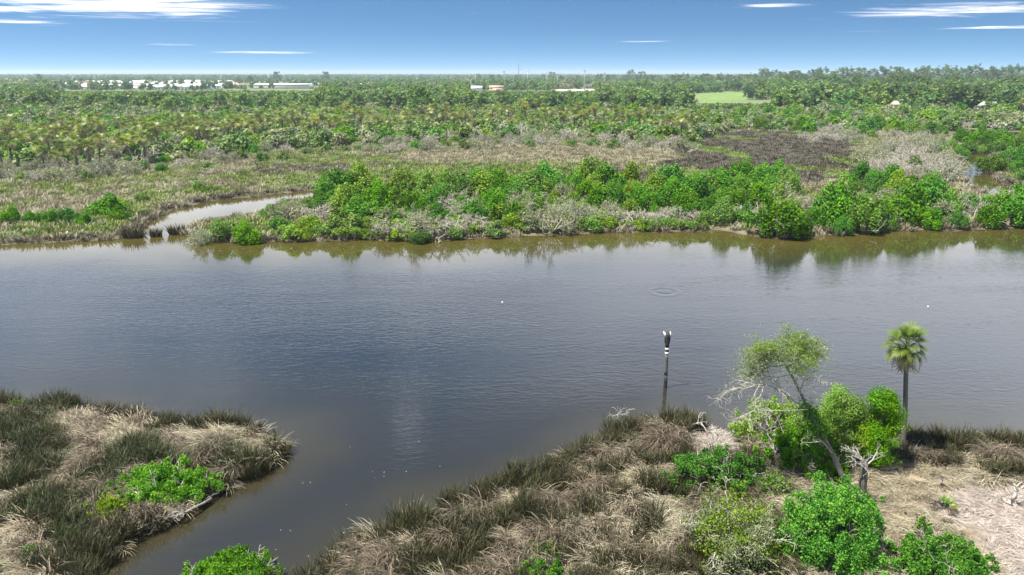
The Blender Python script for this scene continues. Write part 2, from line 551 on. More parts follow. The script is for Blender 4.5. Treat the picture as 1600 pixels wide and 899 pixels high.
# radial sheet: fine close by, coarse at the horizon
NA, NR = 380, 430
ang = np.linspace(-R(62), R(62), NA)
rad = 6.0 * (14000 / 6.0) ** (np.arange(NR) / (NR - 1))
RR, AA = np.meshgrid(rad, ang, indexing='ij')
GX, GY = (RR * np.sin(AA)).ravel(), (RR * np.cos(AA)).ravel()
GP = np.stack([GX, GY], 1)
GSD = shore(GP)
GZ = land_z(GP, GSD)
idx = np.arange(NR * NA).reshape(NR, NA)
GQ = np.stack([idx[:-1, :-1], idx[:-1, 1:], idx[1:, 1:], idx[1:, :-1]], -1).reshape(-1, 4)[:, ::-1]


def soft(P, poly, w, amp=0.0, sc=0.1, seed=0):
    d = sdist(P, poly) + (fbm(P[:, 0] * sc, P[:, 1] * sc, seed) - 0.5) * amp
    return np.clip(0.5 - d / w, 0, 1)


def ground_colour():
    P = GP
    r = np.hypot(GX, GY)
    n1, n2 = fbm(GX * 0.35, GY * 0.35, 21), fbm(GX * 0.06, GY * 0.06, 31)
    c = np.zeros((len(P), 3))
    near = np.array([0.150, 0.118, 0.082])
    mud = np.array([0.060, 0.050, 0.040])
    c[:] = near
    far = r > 88
    c[far] = np.array([0.165, 0.145, 0.090]) * (0.7 + 0.6 * n2[far, None])
    veg = np.clip((r - 230) / 120, 0, 1)[:, None] * (GY > 0)[:, None]
    c = c * (1 - veg) + veg * np.array([0.115, 0.140, 0.055]) * (0.7 + 0.6 * n2[:, None])

    def put(mask, col):
        nonlocal c
        m = mask[:, None]
        c = c * (1 - m) + m * np.array(col)
    put(soft(P, OLIVE, 10, 14, 0.08, 41) * (r > 90), (0.090, 0.110, 0.032))
    put(soft(P, TANSTRIP, 10, 16, 0.06, 43) * (r > 90), (0.220, 0.195, 0.120))
    put(soft(P, BROWN, 10, 18, 0.05, 45), (0.062, 0.047, 0.038))
    put(soft(P, STRAW, 1.5, 2, 0.5, 47), (0.235, 0.190, 0.125))
    put(soft(P, WRACK, 1.5, 2, 0.5, 49), (0.300, 0.252, 0.212))
    put(soft(P, WRACK2, 1.2, 1.2, 0.5, 51), (0.300, 0.240, 0.200))
    put(soft(P, MUD, 0.8, 2.4, 0.8, 53), (0.045, 0.036, 0.032))
    put(soft(P, LAWN, 14, 40, 0.03, 55) * (0.65 + 0.5 * n1), (0.115, 0.180, 0.042))
    put(soft(P, SAND, 20, 30, 0.02, 57), (0.440, 0.380, 0.300))
    put(np.clip(1 - GSD / 0.9, 0, 1) * (GSD < 0.9), mud)
    return c * (0.75 + 0.5 * n1[:, None])


def ground_mat():
    m, t = new_mat('marsh_soil')
    a = t.n('ShaderNodeAttribute', attribute_name='soil').outputs['Color']
    pos = t.n('ShaderNodeNewGeometry').outputs['Position']
    n = t.noise(pos, 3.0, 6, 0.7)
    mp = t.n('ShaderNodeMapping', {0: pos, 2: (0, 0, 0.6), 3: (9, 1.6, 1)}).outputs[0]
    st = t.noise(mp, 1.6, 4, 0.7, 1.2)
    k = t.math('ADD', t.math('MULTIPLY', t.math('SUBTRACT', n, 0.5), 1.3), t.math('MULTIPLY', t.math('SUBTRACT', st, 0.5), 1.4))
    k = t.math('ADD', k, 1.0)
    c = t.mix(1.0, a, t.n('ShaderNodeCombineColor', {0: k, 1: k, 2: k}).outputs[0], 'MULTIPLY')
    b = t.n('ShaderNodeBump', {'Strength': 0.8, 'Distance': 0.12, 'Height': t.math('ADD', n, st)})
    p = t.n('ShaderNodeBsdfPrincipled', {'Base Color': c, 'Roughness': 0.85, 'Specular IOR Level': 0.2, 'Normal': b.outputs[0]})
    t.n('ShaderNodeOutputMaterial', {0: p.outputs[0]})
    return m


gmb = MB()
gmb.add(np.stack([GX, GY, GZ], 1), GQ)
gme = gmb.mesh('ground', ground_mat(), True)
ca = gme.attributes.new('soil', 'FLOAT_COLOR', 'POINT')
gc = ground_colour()
ca.data.foreach_set('color', np.concatenate([gc, np.ones((len(gc), 1))], 1).astype(np.float32).ravel())
ground = tag(obj('ground', gme), 'flat marsh and scrub land reaching from the banks to the horizon', None, None, 'structure')


def water_mat():
    m, t = new_mat('river_water')
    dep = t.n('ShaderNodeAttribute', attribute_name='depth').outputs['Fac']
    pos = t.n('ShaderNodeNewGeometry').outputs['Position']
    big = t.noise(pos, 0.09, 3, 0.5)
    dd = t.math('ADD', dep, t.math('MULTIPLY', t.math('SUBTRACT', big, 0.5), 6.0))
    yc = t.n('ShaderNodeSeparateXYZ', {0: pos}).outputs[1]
    far_c = t.ramp(t.maprange(dd, 0.0, 22.0, 0, 1), [(0.0, (0.060, 0.050, 0.010)), (0.3, (0.042, 0.036, 0.011)), (0.8, (0.013, 0.014, 0.015))])  # turbid shallows by the far bank, with mangrove reflection painted in as olive
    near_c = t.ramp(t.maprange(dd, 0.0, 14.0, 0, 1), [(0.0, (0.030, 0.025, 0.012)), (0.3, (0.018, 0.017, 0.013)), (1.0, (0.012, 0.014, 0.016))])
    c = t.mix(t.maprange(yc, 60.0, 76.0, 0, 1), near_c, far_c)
    # wind ripples, weaker in the lee of the banks
    mp = t.n('ShaderNodeMapping', {0: pos, 2: (0, 0, R(-28)), 3: (0.75, 2.1, 1)}).outputs[0]
    r1 = t.noise(mp, 1.25, 3, 0.55, 0.7)
    mp2 = t.n('ShaderNodeMapping', {0: pos, 2: (0, 0, R(24)), 3: (0.8, 2.0, 1)}).outputs[0]
    r2 = t.noise(mp2, 2.6, 2, 0.5, 0.4)
    yy = t.n('ShaderNodeSeparateXYZ', {0: pos}).outputs[1]
    lee = t.mix(t.maprange(yy, 58.0, 76.0, 0, 1), t.n('ShaderNodeCombineColor', {0: t.maprange(dep, 1.0, 9.0, 0.12, 0.95, 'SMOOTHSTEP')}).outputs[0], t.n('ShaderNodeCombineColor', {0: t.maprange(dep, 5.0, 24.0, 0.05, 1.0, 'SMOOTHSTEP')}).outputs[0])
    lee = t.n('ShaderNodeSeparateColor', {0: lee}).outputs[0]
    gm = t.n('ShaderNodeMapping', {0: pos, 2: (0, 0, R(-12)), 3: (0.35, 1.5, 1)}).outputs[0]
    gust = t.maprange(t.noise(gm, 0.06, 4, 0.6), 0.36, 0.64, 0.35, 1.1)
    amp = t.math('MULTIPLY', lee, gust)
    h = t.math('ADD', t.math('MULTIPLY', r1, 0.7), t.math('MULTIPLY', r2, 0.25))
    h = t.math('MULTIPLY', h, amp)
    # one ring where a fish has broken the surface
    g = gp(1038, 456)
    dv = t.n('ShaderNodeVectorMath', {0: pos, 1: tuple(g)}, operation='DISTANCE').outputs['Value']
    ring = t.math('MULTIPLY', t.math('SINE', t.math('MULTIPLY', dv, 5.0)), t.maprange(dv, 0.6, 2.6, 0.28, 0.0, 'SMOOTHSTEP'))
    h = t.math('ADD', h, ring)
    b = t.n('ShaderNodeBump', {'Strength': 1.0, 'Distance': 0.046, 'Height': h})
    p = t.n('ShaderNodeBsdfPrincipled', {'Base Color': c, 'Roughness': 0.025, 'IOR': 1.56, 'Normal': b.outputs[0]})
    t.n('ShaderNodeOutputMaterial', {0: p.outputs[0]})
    return m


keep = (GSD[GQ].min(1) < 1.2) & (np.hypot(GX, GY)[GQ].min(1) < 900)
used = np.unique(GQ[keep])
remap = np.full(NR * NA, -1)
remap[used] = np.arange(len(used))
wmb = MB()
wmb.add(np.stack([GX[used], GY[used], np.zeros(len(used))], 1), remap[GQ[keep]])
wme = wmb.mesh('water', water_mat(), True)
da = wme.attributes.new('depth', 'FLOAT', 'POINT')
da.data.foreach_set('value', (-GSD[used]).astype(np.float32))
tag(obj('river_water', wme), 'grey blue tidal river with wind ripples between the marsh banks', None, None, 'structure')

# ------------------------------------------------------------------ grass and other uncountable cover (geometry nodes)
lib = {}


def library(key, meshes):
    col = bpy.data.collections.new('kit_' + key)
    for i, me in enumerate(meshes):
        o = bpy.data.objects.new('%s_%02d' % (key, i), me)
        col.objects.link(o)
    lib[key] = (col, len(meshes))


def scatter(name, label, key, P, rot, scl, seed=0):
    """one object that carries instances of a kit on its points"""
    rng = np.random.default_rng(seed)
    col, nk = lib[key]
    me = bpy.data.meshes.new(name)
    me.vertices.add(len(P))
    me.vertices.foreach_set('co', np.asarray(P, np.float32).ravel())
    a = me.attributes.new('rot', 'FLOAT_VECTOR', 'POINT')
    a.data.foreach_set('vector', np.asarray(rot, np.float32).ravel())
    a = me.attributes.new('scl', 'FLOAT_VECTOR', 'POINT')
    scl = np.asarray(scl, np.float32)
    if scl.ndim == 1:
        scl = np.repeat(scl[:, None], 3, 1)
    a.data.foreach_set('vector', scl.ravel())
    a = me.attributes.new('pick', 'INT', 'POINT')
    a.data.foreach_set('value', rng.integers(0, nk, len(P)).astype(np.int32))
    ng = bpy.data.node_groups.new(name, 'GeometryNodeTree')
    ng.interface.new_socket('Geometry', in_out='INPUT', socket_type='NodeSocketGeometry')
    ng.interface.new_socket('Geometry', in_out='OUTPUT', socket_type='NodeSocketGeometry')
    N = ng.nodes
    gi, go = N.new('NodeGroupInput'), N.new('NodeGroupOutput')
    ci = N.new('GeometryNodeCollectionInfo')
    ci.inputs['Collection'].default_value = col
    ci.inputs['Separate Children'].default_value = True
    ci.inputs['Reset Children'].default_value = True
    iop = N.new('GeometryNodeInstanceOnPoints')
    iop.inputs['Pick Instance'].default_value = True

    def att(nm, ty):
        q = N.new('GeometryNodeInputNamedAttribute')
        q.data_type = ty
        q.inputs['Name'].default_value = nm
        return q.outputs[0]
    L = ng.links.new
    L(gi.outputs[0], iop.inputs['Points'])
    L(ci.outputs[0], iop.inputs['Instance'])
    L(att('pick', 'INT'), iop.inputs['Instance Index'])
    e = N.new('FunctionNodeEulerToRotation')
    L(att('rot', 'FLOAT_VECTOR'), e.inputs[0])
    L(e.outputs[0], iop.inputs['Rotation'])
    L(att('scl', 'FLOAT_VECTOR'), iop.inputs['Scale'])
    L(iop.outputs[0], go.inputs[0])
    o = obj(name, me)
    md = o.modifiers.new('cover', 'NODES')
    md.node_group = ng
    return tag(o, label, None, None, 'stuff')


def tuft(seed, mat, n, rad_, length, width, lean, flop, arch, tint=(0.2, 0.8), tipdark=0.0):
    """a grass tuft leaning to +X; flop = how far blades fall over, arch = curvature"""
    rng = np.random.default_rng(seed)
    mb = MB()
    V, T = [], []
    seg = 4
    for i in range(n):
        a = rng.uniform(0, 2 * math.pi)
        r = rad_ * math.sqrt(rng.uniform(0, 1))
        p = np.array([r * math.cos(a), r * math.sin(a), 0.0])
        L = length * rng.uniform(0.6, 1.15)
        az = rng.normal(0, 1.0) * (1.0 if lean > 0.5 else 3.0) if lean > 0.05 else rng.uniform(0, 6.28)
        out = np.array([math.cos(az), math.sin(az), 0]) * lean + np.array([math.cos(a), math.sin(a), 0]) * 0.35
        out = nrm(out + rng.normal(0, 0.15, 3) * np.array([1, 1, 0]))
        tilt0 = abs(rng.normal(flop * 0.35, 0.12))
        tilt1 = min(2.5, tilt0 + abs(rng.normal(arch, 0.25)))
        pts = [p]
        for s in range(seg):
            th = tilt0 + (tilt1 - tilt0) * ((s + 0.5) / seg) ** 1.3
            pts.append(pts[-1] + (out * math.sin(th) + np.array([0, 0, 1]) * math.cos(th)) * L / seg)
        pts = np.array(pts)
        pts[:, 2] = np.maximum(pts[:, 2], 0.03)
        side = nrm(np.cross(out, np.array([0, 0, 1]))) if rng.uniform() < 0.5 else nrm(rng.normal(0, 1, 3) * np.array([1, 1, 0.2]))
        w = width * rng.uniform(0.7, 1.3) * np.array([0.9, 1, 0.85, 0.6, 0.12])
        t = np.clip(rng.uniform(*tint) + np.linspace(-0.15, 0.15, seg + 1) - tipdark * np.linspace(0, 1, seg + 1), 0, 1)
        VV = np.concatenate([pts - side * w[:, None] / 2, pts + side * w[:, None] / 2])
        m = seg + 1
        Q = [(k, m + k, m + k + 1, k + 1) for k in range(seg)]
        mb.add(VV, Q, None, np.concatenate([t, t]))
    return mb.mesh('tuft', mat)


library('rush', [tuft(100 + i, M['rush'], 90, 0.40, 1.1, 0.036, 0.3, 0.35, 0.7, (0.0, 0.85)) for i in range(6)])
library('rushgreen', [tuft(110 + i, M['sedge'], 90, 0.42, 1.0, 0.034, 0.5, 0.5, 0.9, (0.0, 0.7)) for i in range(6)])
library('thatch', [tuft(120 + i, M['thatch'], 110, 0.42, 1.35, 0.034, 1.0, 0.8, 2.0, (0.0, 0.9)) for i in range(7)])
library('straw', [tuft(130 + i, M['straw'], 110, 0.5, 1.15, 0.030, 1.0, 2.2, 1.0, (0.0, 1.0)) for i in range(7)])
library('wrack', [tuft(140 + i, M['wrack'], 70, 0.6, 0.7, 0.028, 0.02, 4.2, 0.2, (0.1, 1.0)) for i in range(4)])
library('fartan', [tuft(150 + i, M['marsh_straw'], 45, 0.8, 1.0, 0.10, 0.6, 0.8, 0.8, (0.0, 0.75)) for i in range(4)])
library('farolive', [tuft(160 + i, M['olive'], 45, 0.8, 0.9, 0.10, 0.6, 0.6, 0.7) for i in range(4)])
library('farbrown', [tuft(170 + i, M['brown'], 45, 0.8, 0.9, 0.10, 0.6, 0.6, 0.7) for i in range(4)])


def jitter_grid(x0, x1, y0, y1, step, rng):
    x, y = np.meshgrid(np.arange(x0, x1, step), np.arange(y0, y1, step))
    P = np.stack([x.ravel(), y.ravel()], 1)
    return P + rng.uniform(-0.5, 0.5, P.shape) * step


def in_view(P, lo=-80, hi=1680, yb=1010):
    q = proj(np.concatenate([P, np.zeros((len(P), 1))], 1))
    return (q[:, 0] > lo) & (q[:, 0] < hi) & (q[:, 1] < yb) & (q[:, 2] > 1)


def near_grass():
    rng = np.random.default_rng(7)
    P = jitter_grid(-45, 48, 20, 62, 0.45, rng)
    P = P[in_view(P)]
    sd = shore(P)
    P, sd = P[sd > -0.25], sd[sd > -0.25]
    x, y = P[:, 0], P[:, 1]
    left = x < -6
    swirl = fbm(x * 0.13, y * 0.13, 61) * 2.4
    patch = fbm(x * 0.42 + 0.2 * y, y * 0.34, 71)
    ragged = fbm(x * 0.5, y * 0.5, 77)
    fine = fbm(x * 0.9, y * 0.9, 75)
    # fall direction of the dead blades: mostly toward the camera and the river-left
    az = -math.pi / 2 - 0.5 + (swirl - 1.2) * 1.1 + rng.normal(0, 0.25, len(P))
    # distance bands along the right bank: dark living rush alternates with fallen dead blades
    band = np.sin(sd * 1.9 + (patch - 0.5) * 9.0)
    edge = sd < np.where(left, 0.1 + 2.4 * ragged ** 1.5, 0.3 + 1.5 * ragged)
    kind = np.full(len(P), 'thatch', dtype=object)
    rr = rng.uniform(0, 1, len(P))
    green = np.where(left, patch + 0.55 * (fine - 0.5) > 0.55, band + (fine - 0.5) * 1.4 > -0.4)
    kind[green] = 'rush'
    kind[green & left & (rr < 0.55)] = 'rushgreen'
    kind[~green & left] = 'straw'
    kind[~green & ~left & (patch > 0.55)] = 'straw'
    kind[~green & left & (rr < 0.2)] = 'thatch'
    kind[edge & (rr < 0.9)] = 'rush'
    right_far = (x > 13)
    straw_zone = sdist(P, STRAW) < 0.5
    wrack_zone = (sdist(P, WRACK) < 0.3)
    w2 = sdist(P, WRACK2) < 0.2
    mudz = sdist(P, MUD) + (fine - 0.5) * 3 < 0
    kind[right_far & (sd > 3.0) & ~green] = 'straw'
    kind[right_far & (sd > 5.5)] = 'straw'
    gold = sdist(P, GOLD) + (fine - 0.5) * 4 < 0
    kind[gold & (rr < 0.42) & ~edge] = 'straw'
    kind[straw_zone] = 'straw'
    kind[wrack_zone | w2] = 'wrack'
    kp = np.ones(len(P), bool)
    kp &= ~(mudz & (rr < 0.85))
    kp &= ~(straw_zone & (rr < 0.12))
    kp &= ~((wrack_zone) & (rr < 0.08))
    kp &= sd > np.where(rr < 0.3, -0.25, 0.1)
    z = np.maximum(land_z(P, sd), -0.1) - 0.03
    names = {'rush': ('dark_rush', 'dark olive needle rush standing along the near banks'),
             'rushgreen': ('green_rush', 'dull green rush growing through the straw on the left point'),
             'thatch': ('fallen_rush', 'grey pink dead rush blades fallen over between the dark tufts'),
             'straw': ('dry_grass', 'pale straw coloured dry grass lying in swirls'),
             'wrack': ('wrack', 'bleached reed litter lying flat on the right bank')}
    for k, (nm, lb) in names.items():
        m = (kind == k) & kp
        n = int(m.sum())
        ry = rng.normal(0, 0.10, (n, 2))
        rot = np.stack([ry[:, 0], ry[:, 1], az[m] if k in ('thatch', 'straw', 'rushgreen') else rng.uniform(0, 6.28, n)], 1)
        s = rng.uniform(0.62, 1.22, n) * (0.8 + 0.4 * fine[m])
        if k == 'rush':
            s *= np.where(edge[m], 0.95, 0.85)
        if k == 'straw':
            s *= np.where(straw_zone[m], 0.55, 0.95)
        sc = np.stack([s, s, s * (1.0 if k != 'wrack' else 0.6)], 1)
        scatter(nm, lb, k, np.concatenate([P[m], z[m, None]], 1), rot, sc, 5)


near_grass()


def far_grass():
    rng = np.random.default_rng(9)
    P = jitter_grid(-150, 190, 84, 300, 1.25, rng)
    P = P[in_view(P, -60, 1660)]
    sd = shore(P)
    m = (sd > 0.1) & (P[:, 1] > 80)
    P, sd = P[m], sd[m]
    x, y = P[:, 0], P[:, 1]
    rr = rng.uniform(0, 1, len(P))
    w = (fbm(x * 0.06, y * 0.06, 81) - 0.5) * 14
    n = fbm(x * 0.09, y * 0.05, 83)
    tan_ = sdist(P, TANSTRIP) + w
    oli = sdist(P, OLIVE) + w
    bro = sdist(P, BROWN) + w * 0.8
    kind = np.full(len(P), 'fartan', dtype=object)
    kind[(n > 0.43) & (rr < 0.75)] = 'farolive'
    kind[(oli < 0) & (n > 0.34) & (rr < 0.9)] = 'farolive'
    kind[(oli < 0) & (n < 0.38) & (rr < 0.6)] = 'farbrown'
    kind[(tan_ < -1) & (rr < 0.75) & (x > -30)] = 'fartan'
    kind[(bro < 3) & (n < 0.68)] = 'farbrown'
    kind[(bro < 3) & (n >= 0.68)] = 'farolive'
    kind[(sd < 2.2)] = np.where(rr[sd < 2.2] < 0.55, 'farbrown', 'fartan')
    z = land_z(P, sd) - 0.02
    for k, nm, lb in (('fartan', 'tan_marsh_grass', 'pale tan marsh grass beyond the far bank'),
                      ('farolive', 'olive_marsh_grass', 'olive green marsh grass beyond the far bank'),
                      ('farbrown', 'brown_marsh_grass', 'dark brown marsh grass beyond the far bank')):
        mm = kind == k
        q = int(mm.sum())
        s = rng.uniform(0.7, 1.35, q)
        rot = np.stack([rng.normal(0, .08, q), rng.normal(0, .08, q), rng.uniform(0, 6.28, q)], 1)
        scatter(nm, lb, k, np.concatenate([P[mm], z[mm, None]], 1), rot, np.stack([s * 1.1, s * 1.1, s * 0.85], 1), 6)


far_grass()


# ------------------------------------------------------------------ plant kits for the far bank
def shrub_kit(seed, w, d, h, nl, nleaf, size, mat, stems=True, lo=-0.3, rmin=0.22, rmax=0.4, spread=0.6, aspect=0.6):
    rng = np.random.default_rng(seed)
    mb = MB()
    lob = lobes(rng, w, d, h, nl, rmin, rmax)
    foliage(mb, rng, lob, nleaf, size, aspect=aspect, lo=lo, spread=spread)
    out = []
    if stems:
        sm = MB()
        for i in range(7):
            a = rng.uniform(0, 6.28)
            tips = []
            grow(rng, (0.15 * w * math.cos(a), 0.15 * d * math.sin(a), -0.1), (math.cos(a) * 0.6, math.sin(a) * 0.6, 1), h * 0.5, 0.05 * h / 3, 1, out, tips, 3, 0.7)
        twigs(sm, out, {1: 5, 0: 3}, 0.02, rng=rng)
        return mb.mesh('crown', mat), sm.mesh('stems', M['twig'])
    return mb.mesh('crown', mat), None


def dead_kit(seed, w, h, nst, leafn, mat, lvl=3, size=0.11, minr=0.016):
    rng = np.random.default_rng(seed)
    out, tips = [], []
    for i in range(nst):
        a = rng.uniform(0, 6.28)
        s = rng.uniform(0.25, 1.15)
        grow(rng, (0.22 * w * math.cos(a) * rng.uniform(0, 1), 0.22 * w * math.sin(a) * rng.uniform(0, 1), -0.08), (math.cos(a) * s, math.sin(a) * s, 0.9), h * 0.62, 0.028 * h, lvl, out, tips,
             4, 0.75, 0.0, 0.25, 3, 0.58, 0.3, 0.55)
    mb = MB()
    twigs(mb, out, {3: 5, 2: 4, 1: 3, 0: 3}, minr, (0.2, 1.0), rng)
    tw = mb.mesh('branches', M['twig'])
    lf = None
    if leafn:
        T = np.array([t[0] for t in tips])
        D = np.array([t[1] for t in tips])
        k = rng.integers(0, len(T), leafn)
        lm = MB()
        leaves(lm, T[k] + rng.normal(0, 0.16, (leafn, 3)), D[k], size, rng, 0.5, 0.9)
        lf = lm.mesh('leaves', mat)
    return tw, lf


def frond_geo(mb, rng, L, pet, nseg, droop, wid, fold=0.35, tint0=0.5, tv=0.2, strip=2):
    """a palmate fan frond along +X from the origin, arching down; returns nothing"""
    costa = []
    p = np.zeros(3)
    el = 0.0
    ns = 6
    tot = pet + L * 0.45
    for i in range(ns + 1):
        costa.append(p.copy())
        el = -droop * (i / ns) ** 1.4
        p = p + np.array([math.cos(el), 0, math.sin(el)]) * tot / ns
    costa = np.array(costa)
    tube(mb, costa, np.linspace(0.03, 0.012, ns + 1), 3, max(0, tint0 - 0.1), cap=False)
    for k in range(nseg):
        f = (k + 0.5) / nseg * 2 - 1
        side = 1 if f > 0 else -1
        a = abs(f) * 2.15
        t = 1 - 0.55 * abs(f)
        u = (pet + L * 0.45 * t) / tot * ns
        i = min(int(u), ns - 1)
        o = costa[i] + (costa[i + 1] - costa[i]) * (u - i)
        e = -droop * (u / ns) ** 1.4
        fw = np.array([math.cos(e), 0, math.sin(e)])
        up = np.array([-math.sin(e), 0, math.cos(e)])
        lat = np.array([0, 1.0, 0]) * side
        dirv = nrm(fw * math.cos(a) + lat * math.sin(a) + up * fold * math.sin(min(a, 1.5)))
        l = L * (0.62 + 0.25 * math.cos(a * 0.7)) * rng.uniform(0.9, 1.08)
        wv = nrm(np.cross(dirv, up)) * wid * 0.5
        pts = [o]
        dd = dirv
        for s in range(strip):
            dd = nrm(dd + np.array([0, 0, -1]) * (0.20 + 0.45 * droop) * (s + 0.3) / strip)
            pts.append(pts[-1] + dd * l / strip)
        pts = np.array(pts)
        ws = np.array([0.35, 1.0, 0.08]) if strip == 2 else np.array([0.35, 0.95, 0.8, 0.06])
        V = np.concatenate([pts - wv * ws[:, None], pts + wv * ws[:, None]])
        m = strip + 1
        Q = [(j, m + j, m + j + 1, j + 1) for j in range(strip)]
        tt = np.clip(tint0 + rng.normal(0, tv) + np.linspace(-0.1, 0.25, m), 0, 1)
        mb.add(V, Q, None, np.concatenate([tt, tt]))


def xform_mb(src, dst, mat4, tint_shift=0.0):
    V = np.concatenate(src.V)
    Rm = np.array(mat4.to_3x3())
    V = V @ Rm.T + np.array(mat4.translation)
    dst.add(V, np.concatenate(src.Q) if src.Q else None, np.concatenate(src.T) if src.T else None, np.clip(np.concatenate(src.c) + tint_shift, 0, 1))


def palm_kit(seed, h, nf=19, nd=12):
    rng = np.random.default_rng(seed)
    crown, dead, trunk = MB(), MB(), MB()
    lean = rng.normal(0, 0.05, 2) * h
    pts = np.array([(lean[0] * (t ** 2), lean[1] * (t ** 2), h * t - 0.1 * (1 - t)) for t in np.linspace(0, 1, 6)])
    tube(trunk, pts, np.linspace(0.24, 0.19, 6), 6, 0.4)
    top = Vector(pts[-1])
    for i in range(nf):
        el = rng.uniform(-0.15, 1.35)
        az = i * 2.4 + rng.normal(0, 0.2)
        f = MB()
        frond_geo(f, rng, 1.3, 0.7, 13, 0.5 + 0.3 * (1 - el), 0.13, tint0=np.clip(0.75 - 0.3 * el + rng.normal(0, 0.12), 0.1, 1), tv=0.1)
        xform_mb(f, crown, Matrix.Translation(top) @ Matrix.Rotation(az, 4, 'Z') @ Matrix.Rotation(-el, 4, 'Y'))
    for i in range(nd):
        az = rng.uniform(0, 6.28)
        f = MB()
        frond_geo(f, rng, 1.1, 0.5, 8, 0.6, 0.16, tint0=rng.uniform(0.3, 0.9), tv=0.1)
        xform_mb(f, dead, Matrix.Translation(top - Vector((0, 0, 0.15))) @ Matrix.Rotation(az, 4, 'Z') @ Matrix.Rotation(rng.uniform(0.35, 1.15), 4, 'Y'))
    return trunk.mesh('trunk', M['palm_bark']), crown.mesh('crown', M['palm']), dead.mesh('dead_fronds', M['palm_dead'])


def tree_kit(seed, h, style, mat, leafn, size):
    """style: pine (high open crown), oak (broad), snag (dead)"""
    rng = np.random.default_rng(seed)
    out, tips = [], []
    trunk, crown = MB(), MB()
    wob = rng.normal(0, 0.03, 2) * h
    ts = np.linspace(0, 1, 7)
    tp = np.stack([wob[0] * ts ** 2 + rng.normal(0, 0.01 * h, 7) * ts, wob[1] * ts ** 2 + rng.normal(0, .01 * h, 7) * ts, h * 0.92 * ts - 0.2 * (1 - ts)], 1)
    r0 = 0.018 * h
    tube(trunk, tp, np.linspace(r0, r0 * 0.25, 7), 7, 0.4)
    lo, n = {'pine': (0.5, 15), 'oak': (0.22, 16), 'snag': (0.3, 14)}[style]
    for i in range(n):
        t = lo + (0.98 - lo) * (i + rng.uniform(0, 1)) / n
        q = np.array([np.interp(t, ts, tp[:, k]) for k in range(3)])
        a = i * 2.4 + rng.normal(0, 0.3)
        if style == 'oak':
            L = h * (0.5 - 0.28 * t)
            d = (math.cos(a), math.sin(a), 0.15 + 0.9 * t)
        else:
            L = h * (0.10 + 0.20 * (1 - abs(t - 0.72) * 1.6))
            d = (math.cos(a), math.sin(a), 0.25 + 0.5 * t)
        grow(rng, q, d, L, r0 * 0.4, 1, out, tips, 4, 0.7, 0.05, 0.18, 3, 0.55, 0.4, 0.5)
    tips.append((tp[-1], np.array([0, 0, 1.0])))
    twigs(trunk, out, {1: 4, 0: 3}, 0.03, (0.3, 0.7), rng)
    if leafn:
        T = np.array([t[0] for t in tips])
        k = rng.integers(0, len(T), leafn)
        cr = h * (0.055 if style == 'pine' else 0.085)
        base = rng.uniform(0.2, 0.8, len(T))
        dv = rng.normal(0, 1, (leafn, 3))
        dv = nrm(dv) * rng.uniform(0.3, 1, (leafn, 1)) ** 0.5
        P = T[k] + dv * np.array([cr * 1.25, cr * 1.25, cr * 0.75])
        leaves(crown, P, dv + np.array([0, 0, 0.5]), size, rng, 0.6, 0.5, np.clip(base[k] + rng.normal(0, 0.2, leafn), 0, 1), 0.3)
        return trunk.mesh('trunk', M['bark']), crown.mesh('crown', mat)
    return trunk.mesh('trunk', M['twig']), None


K_MANG = [shrub_kit(200 + i, 5.6, 5.2, 4.6, 26, 5200, 0.15, M[('mangrove', 'mangrove', 'olive_mangrove', 'mangrove', 'mangrove', 'lime')[i]], lo=-0.75, rmin=0.18, rmax=0.36) for i in range(6)]
K_LIME = [shrub_kit(230 + i, 3.6, 3.2, 1.9, 14, 1500, 0.13, M['lime']) for i in range(3)]
K_LEAF = [shrub_kit(234 + i, 4.8, 4.6, 3.2, 20, 2600, 0.15, M['lime' if i % 2 else 'mangrove'], lo=-0.6) for i in range(4)]
K_MYRT = [shrub_kit(220 + i, 5.0, 5.0, 3.8, 20, 1700, 0.21, M['myrtle'], rmin=0.15, rmax=0.32) for i in range(4)]
K_SILV = [dead_kit(240 + i, 4.8, 4.0, 12, 2400, M['silver'], 3, 0.13, 0.022) for i in range(4)]
K_DEAD = [dead_kit(260 + i, 4.6, 3.7, 12, 0, None, 3, 0.1, 0.026) for i in range(4)]
K_PALM = [palm_kit(280 + i, h) for i, h in enumerate((4.6, 5.6, 6.4, 7.4, 5.2))]
K_PINE = [tree_kit(300 + i, 19, 'pine', M['pine'], 1500, 0.42) for i in range(4)]
K_OAK = [tree_kit(320 + i, 13, 'oak', M['wood'], 2200, 0.42) for i in range(4)]
K_PALE = [tree_kit(330 + i, 13, 'oak', M[m], 2200, 0.40) for i, m in enumerate(('myrtle', 'silver', 'myrtle', 'lime'))]
K_SNAG = [tree_kit(340 + i, 10, 'snag', None, 0, 0.4) for i in range(3)]


def place(kit, part_names, name, label, cat, group, P, rz, sc):
    t = thing(name, label, cat, (P[0], P[1], P[2]), (0, 0, rz), sc, group)
    for me, nm in zip(kit, part_names):
        if me is not None:
            obj(nm, me, t)
    return t


PARTS = {'mang': ('crown', 'stems'), 'dead': ('branches', 'leaves'), 'palm': ('trunk', 'crown', 'dead_fronds'), 'tree': ('trunk', 'crown')}
RNG = np.random.default_rng(4242)


COLS = [(80, 'at the left edge'), (200, 'left of the creek mouth'), (300, 'above the creek mouth'), (420, 'above the creek mouth shrubs'), (560, 'above the creek spit'),
        (690, 'left of the river float'), (860, 'above the river float'), (990, 'between float and marker'), (1090, 'above the marker'),
        (1180, 'between marker and pine'), (1290, 'above the pine'), (1380, 'between pine and tall palm'), (1465, 'above the tall palm'), (1540, 'right of the tall palm'), (9999, 'at the right edge')]


